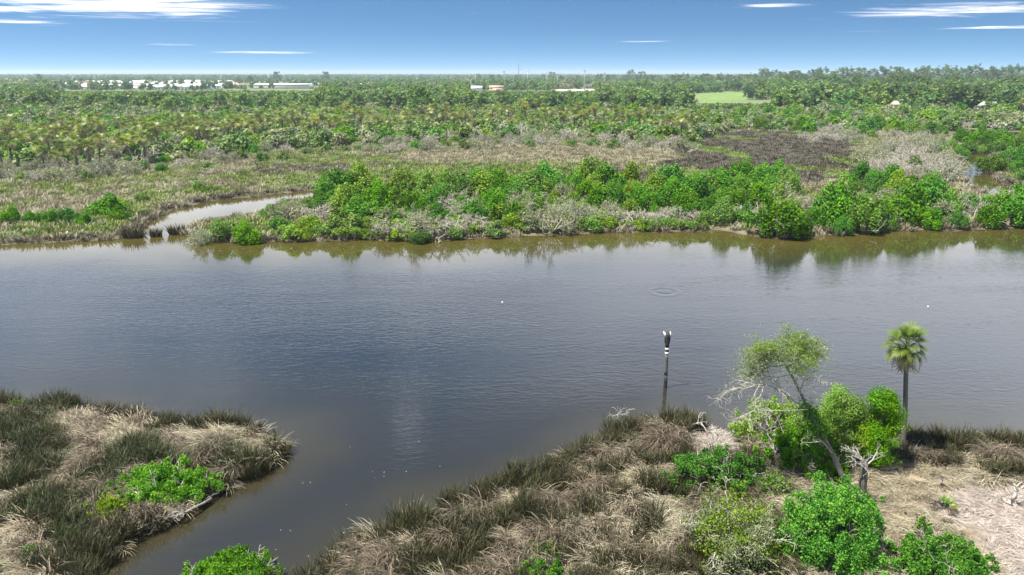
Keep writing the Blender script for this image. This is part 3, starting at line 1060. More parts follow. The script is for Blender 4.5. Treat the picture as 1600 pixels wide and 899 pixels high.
def where(pix, sizes):
    """size, row and landmark words for each plant of a patch"""
    A = np.array(pix)
    ry = np.argsort(np.argsort(-A[:, 1])) / len(A)
    rs = np.argsort(np.argsort(sizes)) / len(A)
    out = []
    for (px, py), a, b in zip(pix, ry, rs):
        col = next(w for lim, w in COLS if px < lim)
        row = ('front row', 'second row', 'third row', 'back row')[int(a * 4)]
        out.append((('small', 'middling', 'large')[int(b * 3)], row, col))
    return out


def sample_px(poly, n, mind, rng, tries=40, bias=None):
    """points spread over a patch of ground given by its outline in the photo, kept apart in metres scaled by distance"""
    poly = np.asarray(poly, float)
    x0, y0 = poly.min(0)
    x1, y1 = poly.max(0)
    got = []
    pix = []
    for _ in range(n * tries):
        if len(got) >= n:
            break
        q = np.array([[rng.uniform(x0, x1), rng.uniform(y0, y1)]])
        if not inside(q, poly)[0]:
            continue
        q = q[0]
        if pix:
            A = np.array(pix)
            if (((A - q) / np.array([mind, mind * 0.5])) ** 2).sum(1).min() < 1:
                continue
        w = gp(q[0], q[1], 0.3)
        if shore(w[None, :2])[0] < 0.25:
            continue
        pix.append(q)
        got.append(np.array([w[0], w[1], gz(w[0], w[1])]))
    return got, pix


CEIL = [(-200, 128), (90, 128), (100, 143), (490, 142), (510, 128), (640, 122), (720, 126), (735, 142), (930, 143), (945, 130), (1000, 122), (1080, 118), (2000, 104)]


def max_h(px, w, d_free=1000.0):
    """how tall a tree may be here before it would hide the houses and fields seen behind it"""
    cx, cy = zip(*CEIL)
    lim = np.interp(px, cx, cy)
    d = math.hypot(w[0], w[1])
    if d > d_free:
        return 99
    h = at_depth(px, lim, w[1])[2]
    if 1075 < px < 1215 and w[1] < 640:
        h = min(h, at_depth(px, 162, w[1])[2])
    return h


def in_lawn(w):
    return sdist(np.array([[w[0], w[1]]]), LAWN)[0] < 3


# --- mangroves along the far bank
def mangroves():
    rng = np.random.default_rng(51)
    sets = [
        ([(520, 318), (620, 308), (720, 300), (850, 306), (1000, 300), (1100, 292), (1110, 322), (980, 330), (850, 325), (700, 330), (600, 332), (520, 326)], 95, 19,
         'mangrove behind the grey scrub', 'mangroves behind the grey scrub of the far bank', (0.8, 1.2)),
        ([(500, 338), (730, 332), (960, 330), (1090, 322), (1100, 345), (960, 352), (760, 356), (520, 358)], 40, 27,
         'mangrove among grey dead scrub', 'mangroves among the dead scrub', (0.6, 0.95)),
        ([(1110, 292), (1235, 288), (1250, 320), (1180, 340), (1110, 340)], 40, 18,
         'mangrove below the brown marsh patch', 'mangroves below the brown marsh patch', (0.8, 1.15)),
        ([(1110, 350), (1240, 348), (1420, 338), (1600, 333), (1700, 333), (1700, 354), (1500, 360), (1400, 359), (1330, 367), (1210, 372), (1150, 364)], 44, 27,
         'mangrove overhanging the far waterline', 'mangroves overhanging the water on the right', (0.75, 1.25)),
        ([(1340, 290), (1440, 285), (1470, 315), (1400, 325), (1330, 320)], 18, 24,
         'mangrove behind the waterside ones', 'mangroves behind the waterside row on the right', (0.7, 1.0)),
        ([(1540, 262), (1600, 250), (1720, 255), (1720, 300), (1600, 292), (1560, 275)], 18, 24,
         'mangrove beside the narrow right creek', 'mangroves beside the right creek', (0.9, 1.3)),
        ([(1470, 232), (1530, 222), (1600, 226), (1600, 240), (1540, 240), (1500, 262), (1470, 250)], 22, 17,
         'mangrove between pale scrub and pond', 'mangroves near the pond', (0.7, 1.1)),
        ([(1155, 197), (1200, 190), (1270, 186), (1330, 196), (1380, 205), (1460, 205), (1480, 214), (1380, 215), (1300, 208), (1170, 205)], 30, 18,
         'thicket above the brown marsh', 'green thickets above the brown marsh', (0.9, 1.5)),
    ]
    for poly, n, mind, lab, grp, (s0, s1) in sets:
        got, pix = sample_px(poly, n, mind, rng)
        ss = rng.uniform(s0 * 0.72, s1 * 1.15, len(got))
        for w, s, (sz, row, col) in zip(got, ss, where(pix, ss)):
            place(K_MANG[rng.integers(0, 6)], PARTS['mang'], 'mangrove', '%s %s, %s, %s' % (sz, lab, row, col), 'mangrove', grp, w, rng.uniform(0, 6.28), (s * rng.uniform(0.85, 1.15), s, s * rng.uniform(0.85, 1.1)))
    singles = [(172, 338, 0.95, 'tallest of the bright green mangroves on the left marsh beside the creek'),
               (188, 346, 0.62, 'small green mangrove in front of the tall one on the left marsh'),
               (150, 336, 0.55, 'low mangrove touching the left side of the tall one'),
               (18, 352, 0.72, 'rounded green mangrove at the left edge of the far bank'),
               (50, 351, 0.55, 'second low mangrove from the left edge of the far bank'),
               (82, 350, 0.6, 'third mangrove from the left in the row along the far bank'),
               (108, 350, 0.68, 'fourth mangrove from the left in the row along the far bank'),
               (134, 352, 0.5, 'low mangrove at the right end of the row on the left far bank'),
               (222, 317, 0.5, 'small bright mangrove alone in dry grass left of the creek'),
               (312, 301, 0.55, 'low bright mangrove above the creek bend'),
               (332, 302, 0.45, 'smaller half of the low bright pair above the creek bend'),
               (422, 342, 0.6, 'dark green mangrove at the tip of the spit inside the creek'),
               (450, 336, 0.62, 'mangrove second from the tip of the spit inside the creek'),
               (478, 331, 0.55, 'mangrove third from the tip of the spit inside the creek'),
               (505, 326, 0.8, 'round green mangrove standing where the creek narrows'),
               (535, 326, 0.85, 'tall mangrove right of the round one where the creek narrows'),
               (386, 376, 0.74, 'green right half of the shrub clump at the creek mouth'),
               (655, 376, 0.55, 'low green mangrove reaching over the water under the grey scrub'),
               (1338, 250, 0.5, 'lone dark green bush in the olive marsh right of the brown patch'),
               (1405, 240, 0.55, 'small green bush inside the pale scrub on the right')]
    for px, py, s, lab in singles:
        w = gp(px, py, 0.3)
        place(K_MANG[rng.integers(0, 6)], PARTS['mang'], 'mangrove', lab, 'mangrove', None, (w[0], w[1], max(0.0, gz(w[0], w[1]))), rng.uniform(0, 6.28), (s * 1.1, s, s * 0.85))


mangroves()


# --- grey and dead scrub
def lime_fringe():
    rng = np.random.default_rng(52)
    got, pix = sample_px([(430, 366), (600, 360), (950, 355), (1110, 352), (1110, 358), (950, 363), (780, 369), (660, 374), (440, 375)], 40, 16, rng)
    ss = rng.uniform(0.6, 1.1, len(got))
    for w, s, (sz, row, col) in zip(got, ss, where(pix, ss)):
        place(K_LIME[rng.integers(0, 3)], PARTS['mang'], 'lime_shrub', '%s low yellow green shrub on the far waterline, %s' % (sz, col), 'bush', 'low yellow green shrubs on the far waterline', w, rng.uniform(0, 6.28), s)


lime_fringe()


def scrub():
    rng = np.random.default_rng(53)
    sets = [
        ([(430, 345), (560, 340), (640, 345), (950, 345), (950, 360), (780, 367), (660, 371), (560, 371), (440, 372)], 32, 27, (0.75, 1.15),
         'shrub along the far waterline', 'grey scrub along the far bank', 0.6, 0.42),
        ([(700, 328), (960, 326), (960, 348), (720, 348)], 14, 34, (0.9, 1.2), 'shrub in front of the far mangroves', 'silver shrubs at mid bank', 0.75, 0.35),
        ([(960, 345), (1110, 340), (1110, 357), (960, 358)], 9, 26, (0.7, 0.95), 'shrub at the middle waterline', 'bare shrubs at the middle waterline', 0.2, 0.1),
        ([(1120, 330), (1430, 315), (1600, 330), (1600, 345), (1400, 345), (1130, 352)], 22, 30, (0.8, 1.15), 'shrub between the right bank mangroves', 'grey scrub between right bank mangroves', 0.55, 0.0),
        ([(1350, 262), (1390, 235), (1440, 215), (1490, 235), (1500, 275), (1460, 290), (1380, 282)], 42, 15, (0.85, 1.25), 'shrub in the bleached thicket', 'bleached scrub on the right marsh', 0.45, 0.08),
        ([(1250, 218), (1330, 212), (1400, 214), (1360, 226), (1270, 228)], 16, 16, (0.8, 1.2), 'shrub above the brown marsh', 'pale shrubs along the brown marsh', 0.4, 0.1),
        ([(560, 233), (700, 224), (900, 220), (1090, 234), (1085, 242), (900, 232), (720, 236), (560, 244)], 46, 17, (0.8, 1.25), 'shrub between tan marsh and palms', 'grey shrubs in front of the palms', 0.6, 0.3),
        ([(0, 268), (200, 262), (420, 238), (560, 234), (560, 244), (400, 256), (240, 275), (0, 290)], 46, 20, (0.8, 1.2), 'shrub below the left palms', 'grey green shrubs in front of left palms', 0.6, 0.4),
    ]
    for poly, n, mind, (s0, s1), lab, grp, leafy, green in sets:
        got, pix = sample_px(poly, n, mind, rng)
        ss = rng.uniform(s0, s1, len(got))
        for w, s, (sz, row, col) in zip(got, ss, where(pix, ss)):
            u = rng.uniform()
            if u < green:
                kk, pn, look = (K_MYRT if rng.uniform() < 0.6 else K_LEAF)[rng.integers(0, 4)], PARTS['mang'], 'green leafy'
                s *= 0.8
            elif u < green + (1 - green) * leafy:
                kk, pn, look = K_SILV[rng.integers(0, 4)], PARTS['dead'], 'silver grey'
            else:
                kk, pn, look = K_DEAD[rng.integers(0, 4)], PARTS['dead'], 'bare twiggy'
            place(kk, pn, 'scrub_bush', '%s %s %s, %s, %s' % (sz, look, lab, row, col), 'bush', grp, w, rng.uniform(0, 6.28), (s, s, s * rng.uniform(0.8, 1.05)))
    for px, py, s, lab in ((322, 377, 0.62, 'grey bare left part of the shrub clump at the creek mouth'), (345, 373, 0.9, 'tall pale green shrub in the clump at the creek mouth')):
        w = gp(px, py, 0.2)
        place((K_SILV[0] if px < 330 else K_LEAF[1]), PARTS['dead'], 'scrub_bush', lab, 'bush', None, (w[0], w[1], 0.0), 1.0, (s * 1.2, s, s))


scrub()


# --- cabbage palms of the thicket
def palms():
    rng = np.random.default_rng(57)
    sets = [
        ([(0, 232), (0, 272), (110, 278), (220, 262), (300, 246), (300, 215), (150, 212)], 78, 11, 'cabbage palm of the left thicket', 'palms of the left thicket'),
        ([(300, 208), (300, 242), (430, 228), (560, 224), (700, 214), (700, 190), (500, 190)], 85, 11, 'cabbage palm behind the tan marsh', 'palms left of centre'),
        ([(700, 188), (700, 214), (900, 210), (1000, 216), (1090, 224), (1085, 200), (900, 188)], 85, 11, 'cabbage palm behind the right tan marsh', 'palms right of centre'),
    ]
    for poly, n, mind, lab, grp in sets:
        got, pix = sample_px(poly, n, mind, rng, 60)
        ss = rng.uniform(0.85, 1.2, len(got))
        for w, s, (sz, row, col) in zip(got, ss, where(pix, ss)):
            place(K_PALM[rng.integers(0, 5)], PARTS['palm'], 'cabbage_palm', '%s %s, %s, %s' % (sz, lab, row, col), 'palm', grp, w, rng.uniform(0, 6.28), s)
    for px, py, s, lab in ((237, 250, 1.25, 'tallest cabbage palm standing clear at the front of the left thicket'), (1062, 232, 1.2, 'bushy palm at the right end of the palm row beside the brown marsh'),
                           (1445, 172, 1.3, 'lone palm beyond the pale scrub on the right'), (1590, 192, 1.2, 'palm at the right edge beside the pond')):
        w = gp(px, py, 0.3)
        place(K_PALM[3], PARTS['palm'], 'cabbage_palm', lab, 'palm', None, (w[0], w[1], gz(w[0], w[1])), px, s)


palms()


# --- trees of the wooded rise on the right and single trees among the scrub
def trees():
    rng = np.random.default_rng(59)
    sets = [
        ([(1210, 150), (1300, 160), (1420, 175), (1600, 186), (1700, 190), (1700, 150), (1500, 140), (1210, 138)], 95, 15, 0.4, (0.7, 1.05), 'in the right hand wood', 'trees of the wood on the right'),
        ([(1190, 140), (1700, 142), (1700, 128), (1190, 128)], 90, 11, 0.65, (1.1, 1.62), 'on the right skyline', 'skyline pines on the right'),
        ([(0, 190), (400, 182), (1000, 178), (1000, 150), (500, 146), (0, 150)], 60, 24, 0.0, (0.4, 0.85), 'above the low scrub behind the palms', 'pale trees above the scrub'),
        ([(1000, 158), (1080, 162), (1085, 147), (1000, 145)], 14, 13, 0.2, (0.7, 1.0), 'left of the bright lawn', 'dark trees left of the lawn'),
        ([(1010, 140), (1195, 142), (1195, 134), (1010, 132)], 40, 11, 0.7, (0.85, 1.05), 'behind the bright lawn', 'pines behind the lawn'),
        ([(740, 134), (1000, 136), (1000, 130), (740, 129)], 34, 12, 0.7, (0.8, 1.0), 'behind the playing field lights', 'pines behind the field lights'),
    ]
    for poly, n, mind, pp, (s0, s1), lab, grp in sets:
        got, pix = sample_px(poly, n, mind, rng)
        for w, q, (sz, row, col) in zip(got, pix, where(pix, rng.uniform(0, 1, len(pix)))):
            if in_lawn(w):
                continue
            pine = rng.uniform() < pp
            s = rng.uniform(s0, s1)
            hh = 19 if pine else 13
            mh = max_h(q[0], w)
            if hh * s > mh:
                s = mh / hh
                if s < 0.35:
                    continue
            k = K_PINE if pine else (K_PALE if 'above the low' in lab else K_OAK)
            nm = 'pine_tree' if pine else 'broadleaf_tree'
            place(k[rng.integers(0, 4)], PARTS['tree'], nm, '%s, %s, %s' % (('open pine ' if pine else 'leafy tree ') + lab, row, col), 'tree', grp, w, rng.uniform(0, 6.28), (s * 1.1, s * 1.1, s))
    singles = [(K_OAK, 660, 190, 1.05, 'broadleaf_tree', 'tall rounded tree rising behind the palms left of centre'), (K_OAK, 560, 178, 0.8, 'broadleaf_tree', 'open feathery tree left of the tall rounded one'),
               (K_SNAG, 92, 205, 1.0, 'dead_tree', 'grey dead tree with bare forks on the far left scrub'), (K_SNAG, 172, 268, 0.85, 'dead_tree', 'thick grey dead trunk leaning in the left palm thicket'),
               (K_SNAG, 190, 232, 0.6, 'dead_tree', 'bare grey trunk standing behind the left palms'), (K_SNAG, 810, 225, 0.6, 'dead_tree', 'bare dark snag in front of the palm row at centre'),
               (K_SNAG, 945, 238, 0.55, 'dead_tree', 'bare dark snag on the tan marsh edge right of centre'), (K_SNAG, 1412, 235, 0.45, 'dead_tree', 'thin brown snag standing in pale scrub on the right'),
               (K_SNAG, 1390, 170, 1.15, 'dead_tree', 'wide grey leafless tree in front of the right wood'), (K_OAK, 490, 180, 0.62, 'broadleaf_tree', 'dense green round tree on the scrub left of centre'),
               (K_PINE, 985, 133, 1.32, 'pine_tree', 'tallest pine breaking the skyline right of the tower'), (K_PINE, 1002, 134, 1.22, 'pine_tree', 'slim pine just right of the tallest skyline pine'),
               (K_PINE, 862, 131, 1.2, 'pine_tree', 'ragged pine above the tree line right of the mast'),
               (K_OAK, 1215, 158, 0.95, 'broadleaf_tree', 'dark tree at the right end of the bright lawn'), (K_OAK, 1060, 166, 0.85, 'broadleaf_tree', 'dark rounded tree at the left end of the bright lawn'),
               (K_OAK, 850, 168, 0.6, 'broadleaf_tree', 'bright rounded tree behind the palms below the white field')]
    homes = ['left of all the white homes', 'near the left end of the white homes', 'among the white homes, second from their left end', 'over the middle of the white homes', 'right of the middle of the white homes', 'at the right end of the white homes', 'left of the long shed', 'behind the long shed', 'right of the long shed', 'well right of the long shed']
    for px, hs, w_ in zip((62, 128, 182, 236, 284, 372, 392, 434, 510, 528), (1.0, .95, .8, 1.15, .9, .95, 1.15, 1.2, 1.2, 0.95), homes):
        singles.append((K_PINE if px % 4 else K_OAK, px, 134, hs, 'pine_tree' if px % 4 else 'broadleaf_tree', 'dark tree above the left horizon, ' + w_))
    for k, px, py, s, nm, lab in singles:
        w = gp(px, py, 0.3)
        place(k[int(px) % len(k)], PARTS['tree'], nm, lab, 'tree', None, (w[0], w[1], 0.25), px * 0.7, s)


trees()

# --- the uncountable scrub and woods behind
library('lowscrub', [shrub_kit(400 + i, 4.8, 4.8, 3.2, 12, 650, 0.30, M[m], False, rmin=0.2, rmax=0.4)[0] for i, m in enumerate(('mangrove', 'myrtle', 'lime', 'silver', 'wood', 'silver', 'silver', 'myrtle'))] +
        [dead_kit(410, 4.4, 3.2, 9, 500, M['silver'], 2, 0.2, 0.04)[0], dead_kit(411, 4.4, 3.0, 9, 500, M['silver'], 2, 0.2, 0.04)[0]])


def crown_only(seed, h, w, mat, n, size):
    rng = np.random.default_rng(seed)
    mb = MB()
    lob = [(x, y, z * 0.75 + 0.22 * h, r, rz * 0.8) for x, y, z, r, rz in lobes(rng, w, w, h * 0.92, 13, 0.22, 0.42)]
    foliage(mb, rng, lob, n, size, aspect=0.6, lo=-0.7)
    tube(mb, [(0, 0, -0.5), (0, 0, h * 0.6)], [0.2, 0.1], 5, 0.0)
    return mb.mesh('crown', mat)


library('farwood', [crown_only(420 + i, 9 + i * 0.8, 9.5, M[m], 420, 0.75) for i, m in enumerate(('wood', 'wood', 'pine', 'wood', 'pine', 'myrtle'))])


def background():
    rng = np.random.default_rng(61)
    # low scrub between the palms and out to the first woods
    px = rng.uniform(-60, 1660, 14000)
    py = 137 + (262 - 137) * rng.uniform(0, 1, 14000) ** 1.15
    P, Sx = [], []
    for a, b in zip(px, py):
        top = np.interp(a, [0, 200, 420, 560, 700, 900, 1090, 1100, 1160, 1260, 1420, 1600], [268, 262, 236, 230, 222, 218, 226, 215, 205, 208, 210, 205])
        if b > top:
            continue
        w = gp(a, b, 0.3)
        if shore(w[None, :2])[0] < 1 or in_lawn(w):
            continue
        if sdist(np.array([[w[0], w[1]]]), SAND)[0] < 0:
            continue
        d = math.hypot(w[0], w[1])
        if 90 < a < 500 and d > 930:
            continue
        s = rng.choice([0.55, 0.8, 1.0, 1.25, 1.6]) * rng.uniform(0.85, 1.15) * (1 + max(0, d - 350) / 500)
        mh = max_h(a, w) / 3.2
        s = min(s, mh)
        if s < 0.3:
            continue
        P.append((w[0], w[1], gz(w[0], w[1]) if d < 300 else 0.3))
        Sx.append(s)
    n = len(P)
    scatter('scrub_thicket', 'low mixed green and grey scrub filling the ground behind the palms', 'lowscrub', P, np.stack([np.zeros(n), np.zeros(n), rng.uniform(0, 6.28, n)], 1), np.array(Sx), 3)
    # woodland to the horizon
    P, Sx = [], []
    for _ in range(14000):
        d = 420 * (9500 / 420) ** rng.uniform(0, 1) ** 0.9
        a = rng.uniform(-60, 1660)
        w = np.array([(a - 800) / F * d * cp, d * 1.0, 0.3])
        q = proj(w)[0]
        s = rng.uniform(0.7, 1.25)
        if d > 2500:
            s *= 1.35
        if in_lawn(w) or sdist(np.array([[w[0], w[1]]]), SAND)[0] < 0:
            continue
        if 1120 < a and d < 1200:
            s *= 1.25
        s = min(s, max_h(q[0], w, 1050 if q[0] < 500 else 930) / 11.0)
        if 95 < a < 500 and 1000 < d < 1750 and rng.uniform() < 0.86:
            continue
        if s < 0.3:
            continue
        P.append((w[0], w[1], 0.2))
        Sx.append(s)
    n = len(P)
    scatter('distant_woodland', 'blue green woodland running out to the flat horizon', 'farwood', P, np.stack([np.zeros(n), np.zeros(n), rng.uniform(0, 6.28, n)], 1), np.array(Sx), 4)


background()


# ------------------------------------------------------------------ far houses, field lights, mast
def house_parts(w, d, h, rh, wall, roof):
    wm, rm = MB(), MB()
    box(wm, (0, 0, h / 2), (w, d, h))
    o = 0.35
    V = [(-w / 2 - o, -d / 2 - o, h), (w / 2 + o, -d / 2 - o, h), (w / 2 + o, d / 2 + o, h), (-w / 2 - o, d / 2 + o, h), (-w / 2 - o, 0, h + rh), (w / 2 + o, 0, h + rh)]
    V = [(x, y, z + 0.02) for x, y, z in V]
    rm.add(V, [(0, 1, 5, 4), (2, 3, 4, 5), (3, 2, 1, 0)], [(0, 4, 3), (1, 2, 5)])
    dm = MB()
    box(dm, (w * 0.1, -d / 2 - 0.02, 1.05), (1.0, 0.08, 2.1))
    for k in (-0.35, -0.15, 0.32):
        box(dm, (w * k, -d / 2 - 0.02, 1.7), (1.3, 0.08, 1.1))
    return wm.mesh('wall', wall), rm.mesh('roof', roof), dm.mesh('openings', M['grey_pile'])


def settlement():
    rng = np.random.default_rng(67)
    kits = [house_parts(18, 7.5, 3.0, 1.6, M['wall_pale'], M['roof_white']), house_parts(14, 8, 3.1, 1.8, M['white'], M['roof_white']), house_parts(22, 8, 3.2, 1.5, M['white'], M['roof_white'])]
    got, pix = sample_px([(105, 131), (240, 129), (375, 130), (375, 140), (250, 142), (120, 141)], 95, 5.5, rng, 80)
    kits += [house_parts(18, 8, 3.0, 1.8, M['wall_pale'], M['wall_pale']), house_parts(16, 8, 3.2, 2.0, M['white'], M['roof_red'])]
    kind = ['white roofed', 'white roofed', 'white roofed', 'grey roofed', 'brown roofed']
    for i, (w, (sz, row, col)) in enumerate(zip(got, where(pix, rng.uniform(0, 1, len(pix))))):
        ki = rng.choice(5, p=[0.28, 0.26, 0.26, 0.12, 0.08])
        k = kits[ki]
        t = thing('mobile_home', 'low %s home in the far settlement, %s, %s' % (kind[ki], row, col), 'house', (w[0], w[1], 0.3), (0, 0, rng.choice([0.1, 0.1, 1.67]) + rng.normal(0, 0.05)), 1.35, 'white homes on the left horizon')
        for me, nm in zip(k, ('wall', 'roof', 'door_and_windows')):
            obj(nm, me, t)
    wk = house_parts(80, 24, 5.5, 2.0, M['wall_pale'], M['roof_white'])
    w = gp(444, 139, 0.3)
    t = thing('warehouse', 'long white roofed shed right of the white homes', 'building', (w[0], w[1], 0.3))
    for me, nm in zip(wk, ('wall', 'roof', 'door_and_windows')):
        obj(nm, me, t)
    for px, py, ww, rz, wall, roof, lab in ((776, 145, 16, 0.2, M['wall_tan'], M['roof_red'], 'tan building with red brown roof by the playing fields'),
                                             (572, 140, 20, 0.0, M['wall_pale'], M['wall_pale'], 'grey roofed building in trees left of centre horizon'),
                                             (745, 146, 12, 0.1, M['white'], M['roof_white'], 'small white building left of the red roofed one')):
        kk = house_parts(ww, 10, 5.0, 3.0, wall, roof)
        w = gp(px, py, 0.3)
        t = thing('field_building', lab, 'building', (w[0], w[1], 0.3), (0, 0, rz))
        for me, nm in zip(kk, ('wall', 'roof', 'door_and_windows')):
            obj(nm, me, t)
    for px, py, ww, lab in ((1405, 178, 9, 'pale roof half hidden in trees left of the right wood'), (1474, 173, 9, 'second pale roof half hidden in the right wood'), (1543, 180, 9, 'low white roof near the pond at right')):
        kk = house_parts(ww, 7, 4.5, 2.5, M['wall_pale'], M['wall_tan'] if px < 1500 else M['wall_pale'])
        w = gp(px, py, 0.3)
        t = thing('house', lab, 'house', (w[0], w[1], 0.3), (0, 0, 0.3))
        for me, nm in zip(kk, ('wall', 'roof', 'door_and_windows')):
            obj(nm, me, t)
    # light poles of the playing fields
    pm, lm = MB(), MB()
    tube(pm, [(0, 0, -0.3), (0, 0, 21)], [0.45, 0.30], 8)
    box(lm, (0, 0, 21), (3.4, 0.3, 0.25))
    box(lm, (0, 0, 20.2), (2.8, 0.3, 0.25))
    for k in range(5):
        box(lm, (-1.4 + 0.7 * k, -0.3, 21.0), (0.5, 0.45, 0.5))
        box(lm, (-1.1 + 0.55 * k, -0.3, 20.2), (0.42, 0.45, 0.5))
    pole, lamp = pm.mesh('pole', M['steel']), lm.mesh('lamp_bank', M['steel'])
    for px, py, s in ((743, 142, 1.0), (788, 141, 1.15), (802, 139, 1.05), (817, 139, 0.95), (824, 143, 1.15), (854, 143, 1.05), (871, 140, 1.0), (913, 143, 1.2), (944, 140, 1.05), (573, 140, 1.0), (704, 139, 0.95)):
        w = gp(px, py, 0.3)
        t = thing('light_pole', 'tall floodlight pole standing over the playing fields', 'light pole', (w[0], w[1], 0.2), (0, 0, px * 0.3), s, 'floodlight poles of the playing fields')
        obj('pole', pole, t)
        obj('lamp_bank', lamp, t)
    # lattice mast
    w = gp(810, 136, 0.3)
    t = thing('radio_mast', 'tall lattice mast, highest thing on the centre horizon', 'mast', (w[0], w[1], 0.2))
    hm = at_depth(810, 98, w[1])[2]
    sm, bm, am = MB(), MB(), MB()
    for k in range(3):
        a = k * 2.094
        tube(sm, [(1.0 * math.cos(a), 1.0 * math.sin(a), 0), (0.45 * math.cos(a), 0.45 * math.sin(a), hm)], [0.30, 0.22], 5)
    nseg = 14
    for i in range(nseg):
        z0, z1 = hm * i / nseg, hm * (i + 1) / nseg
        for k in range(3):
            a, b = k * 2.094, (k + 1) * 2.094
            r0, r1 = 1.0 - 0.55 * i / nseg, 1.0 - 0.55 * (i + 1) / nseg
            tube(bm, [(r0 * math.cos(a), r0 * math.sin(a), z0), (r1 * math.cos(b), r1 * math.sin(b), z1)], 0.06, 4)
    for z in (hm - 0.8, hm - 3.4):
        for k in range(6):
            a = k * 1.047
            box(am, (1.5 * math.cos(a), 1.5 * math.sin(a), z), (0.35, 0.35, 1.9), (0, 0, a))
        tube(am, [(-1.5, 0, z), (1.5, 0, z)], 0.08, 4)
        tube(am, [(0, -1.5, z), (0, 1.5, z)], 0.08, 4)
    tube(am, [(0.5, 0, hm * 0.72), (3.2, 0, hm * 0.72)], 0.09, 4)
    box(am, (3.2, 0, hm * 0.72), (1.2, 0.5, 1.2))
    obj('legs', sm.mesh('legs', M['steel']), t)
    obj('bracing', bm.mesh('bracing', M['steel']), t)
    obj('antenna', am.mesh('antenna', M['steel']), t)


settlement()


# ------------------------------------------------------------------ near shrubs
def fit_shrub(x0, x1, ytop, ybot, deep=0.9):
    """place and size of a shrub whose crown fills these photo limits"""
    xm = (x0 + x1) / 2
    g = gp(xm, ybot, 0.2)
    s = proj(np.array([g]))[0][2]
    w = (x1 - x0) * s / F
    d = w * deep
    cx, cy = g[0] * (1 + d / 2 / g[1]), g[1] + d / 2
    w *= (cy * cp + H * sp_) / s * 1.10
    th = np.linspace(0, math.pi / 2, 12)
    lo_, hi_ = 0.2, 12.0
    for _ in range(30):
        h = (lo_ + hi_) / 2
        pts = np.stack([np.full(12, cx), cy + d / 2 * np.cos(th), 0.2 + h * np.sin(th)], 1)
        if proj(pts)[:, 1].min() > ytop:
            lo_ = h
        else:
            hi_ = h
    return np.array([cx, cy, 0.15]), w, d, h


def near_shrub(name, label, lim, mat, nleaf, size, nl=26, seed=0, deep=0.9, stems=9, stem_lvl=2, cat='bush', lo=-0.3, rmin=0.11, rmax=0.27, aspect=0.6, sparse=None, spread=0.85, sprouts=44):
    rng = np.random.default_rng(seed)
    c, w, d, h = fit_shrub(*lim, deep)
    z = gz(c[0], c[1])
    t = thing(name, label, cat, (c[0], c[1], max(z, 0.0)))
    mb = MB()
    lob = lobes(rng, w, d, h, int(nl * 2.6), rmin, rmax)
    # small shoots standing proud of the outline
    for i in range(sprouts):
        a, e = rng.uniform(0, 6.28), math.asin(rng.uniform(0.1, 1))
        k = rng.uniform(0.9, 1.14)
        r = rng.uniform(0.03, 0.075) * w
        lob.append((k * math.cos(a) * math.cos(e) * w / 2, k * math.sin(a) * math.cos(e) * d / 2, max(0.1, k * math.sin(e) * h - r * 0.5), r * 0.7, r * 1.2))
    foliage(mb, rng, lob, nleaf, size, aspect=aspect, lo=lo, spread=spread, shell=0.7, tintvar=0.4)
    if nleaf:
        obj('crown', mb.mesh('crown', mat), t)
    out, tips = [], []
    for i in range(stems):
        a = rng.uniform(0, 6.28)
        q = rng.uniform(0.2, 0.9)
        grow(rng, (0.2 * w * math.cos(a) * q, 0.2 * d * math.sin(a) * q, -0.1), (math.cos(a) * w * 0.32 * q, math.sin(a) * d * 0.32 * q, h * 0.7), math.hypot(h, w * 0.4) * 0.5, 0.022 * h + 0.012, stem_lvl, out, tips, 4, 0.7, 0.0, 0.22, 4, 0.55, 0.3, 0.5)
    if out:
        sm = MB()
        twigs(sm, out, {3: 6, 2: 5, 1: 4, 0: 3}, 0.010, (0.2, 1.0), rng)
        obj('branches', sm.mesh('branches', M['twig']), t)
    if sparse and tips:
        T = np.array([q[0] for q in tips])
        D = np.array([q[1] for q in tips])
        n, mt = sparse
        k = rng.integers(0, len(T), n)
        lm = MB()
        leaves(lm, T[k] + rng.normal(0, 0.14, (n, 3)), D[k], size, rng, 0.5, 0.9)
        obj('leaves', lm.mesh('leaves', M[mt]), t)
    return t


near_shrub('mangrove', 'big dense bright green mangrove at the bottom right below the broken trunk', (1203, 1372, 757, 925), M['mangrove'], 66937, 0.049, 34, 1, 1.0)
near_shrub('mangrove', 'broad green mangrove left of the leaning pine, just below the reed litter', (1042, 1190, 703, 790), M['mangrove'], 33467, 0.049, 26, 2, 0.75, stems=14)
near_shrub('mangrove', 'green mangrove cut by the bottom edge at the right, on pale straw', (1392, 1532, 838, 950), M['mangrove'], 44625, 0.049, 30, 3, 0.9)
near_shrub('mangrove', 'bright green mangrove cut by the bottom edge at the left, over water', (283, 446, 856, 965), M['mangrove'], 44625, 0.046, 30, 4, 0.9)
near_shrub('mangrove', 'bright green mangrove low on the left point above the fallen branch', (185, 335, 724, 808), M['mangrove'], 37930, 0.049, 28, 5, 0.85)
near_shrub('mangrove', 'thin yellow green shrub at the left end of the fallen branch', (142, 215, 775, 832), M['lime'], 4907, 0.049, 16, 6, 0.9, stems=8)
near_shrub('mangrove', 'small bright green shrub cut by the bottom edge near the centre', (798, 886, 876, 940), M['mangrove'], 18742, 0.043, 18, 7, 0.9)
near_shrub('mangrove', 'loose pale green shrub behind the small one at the bottom centre', (822, 884, 844, 885), M['mangrove'], 6692, 0.043, 12, 8, 0.9)
near_shrub('scrub_bush', 'half dead tan thicket left of the big mangrove at bottom right', (1068, 1212, 772, 930), M['lime'], 5500, 0.055, 30, 9, 1.1, stems=26, stem_lvl=3, sparse=(7000, 'olive'))
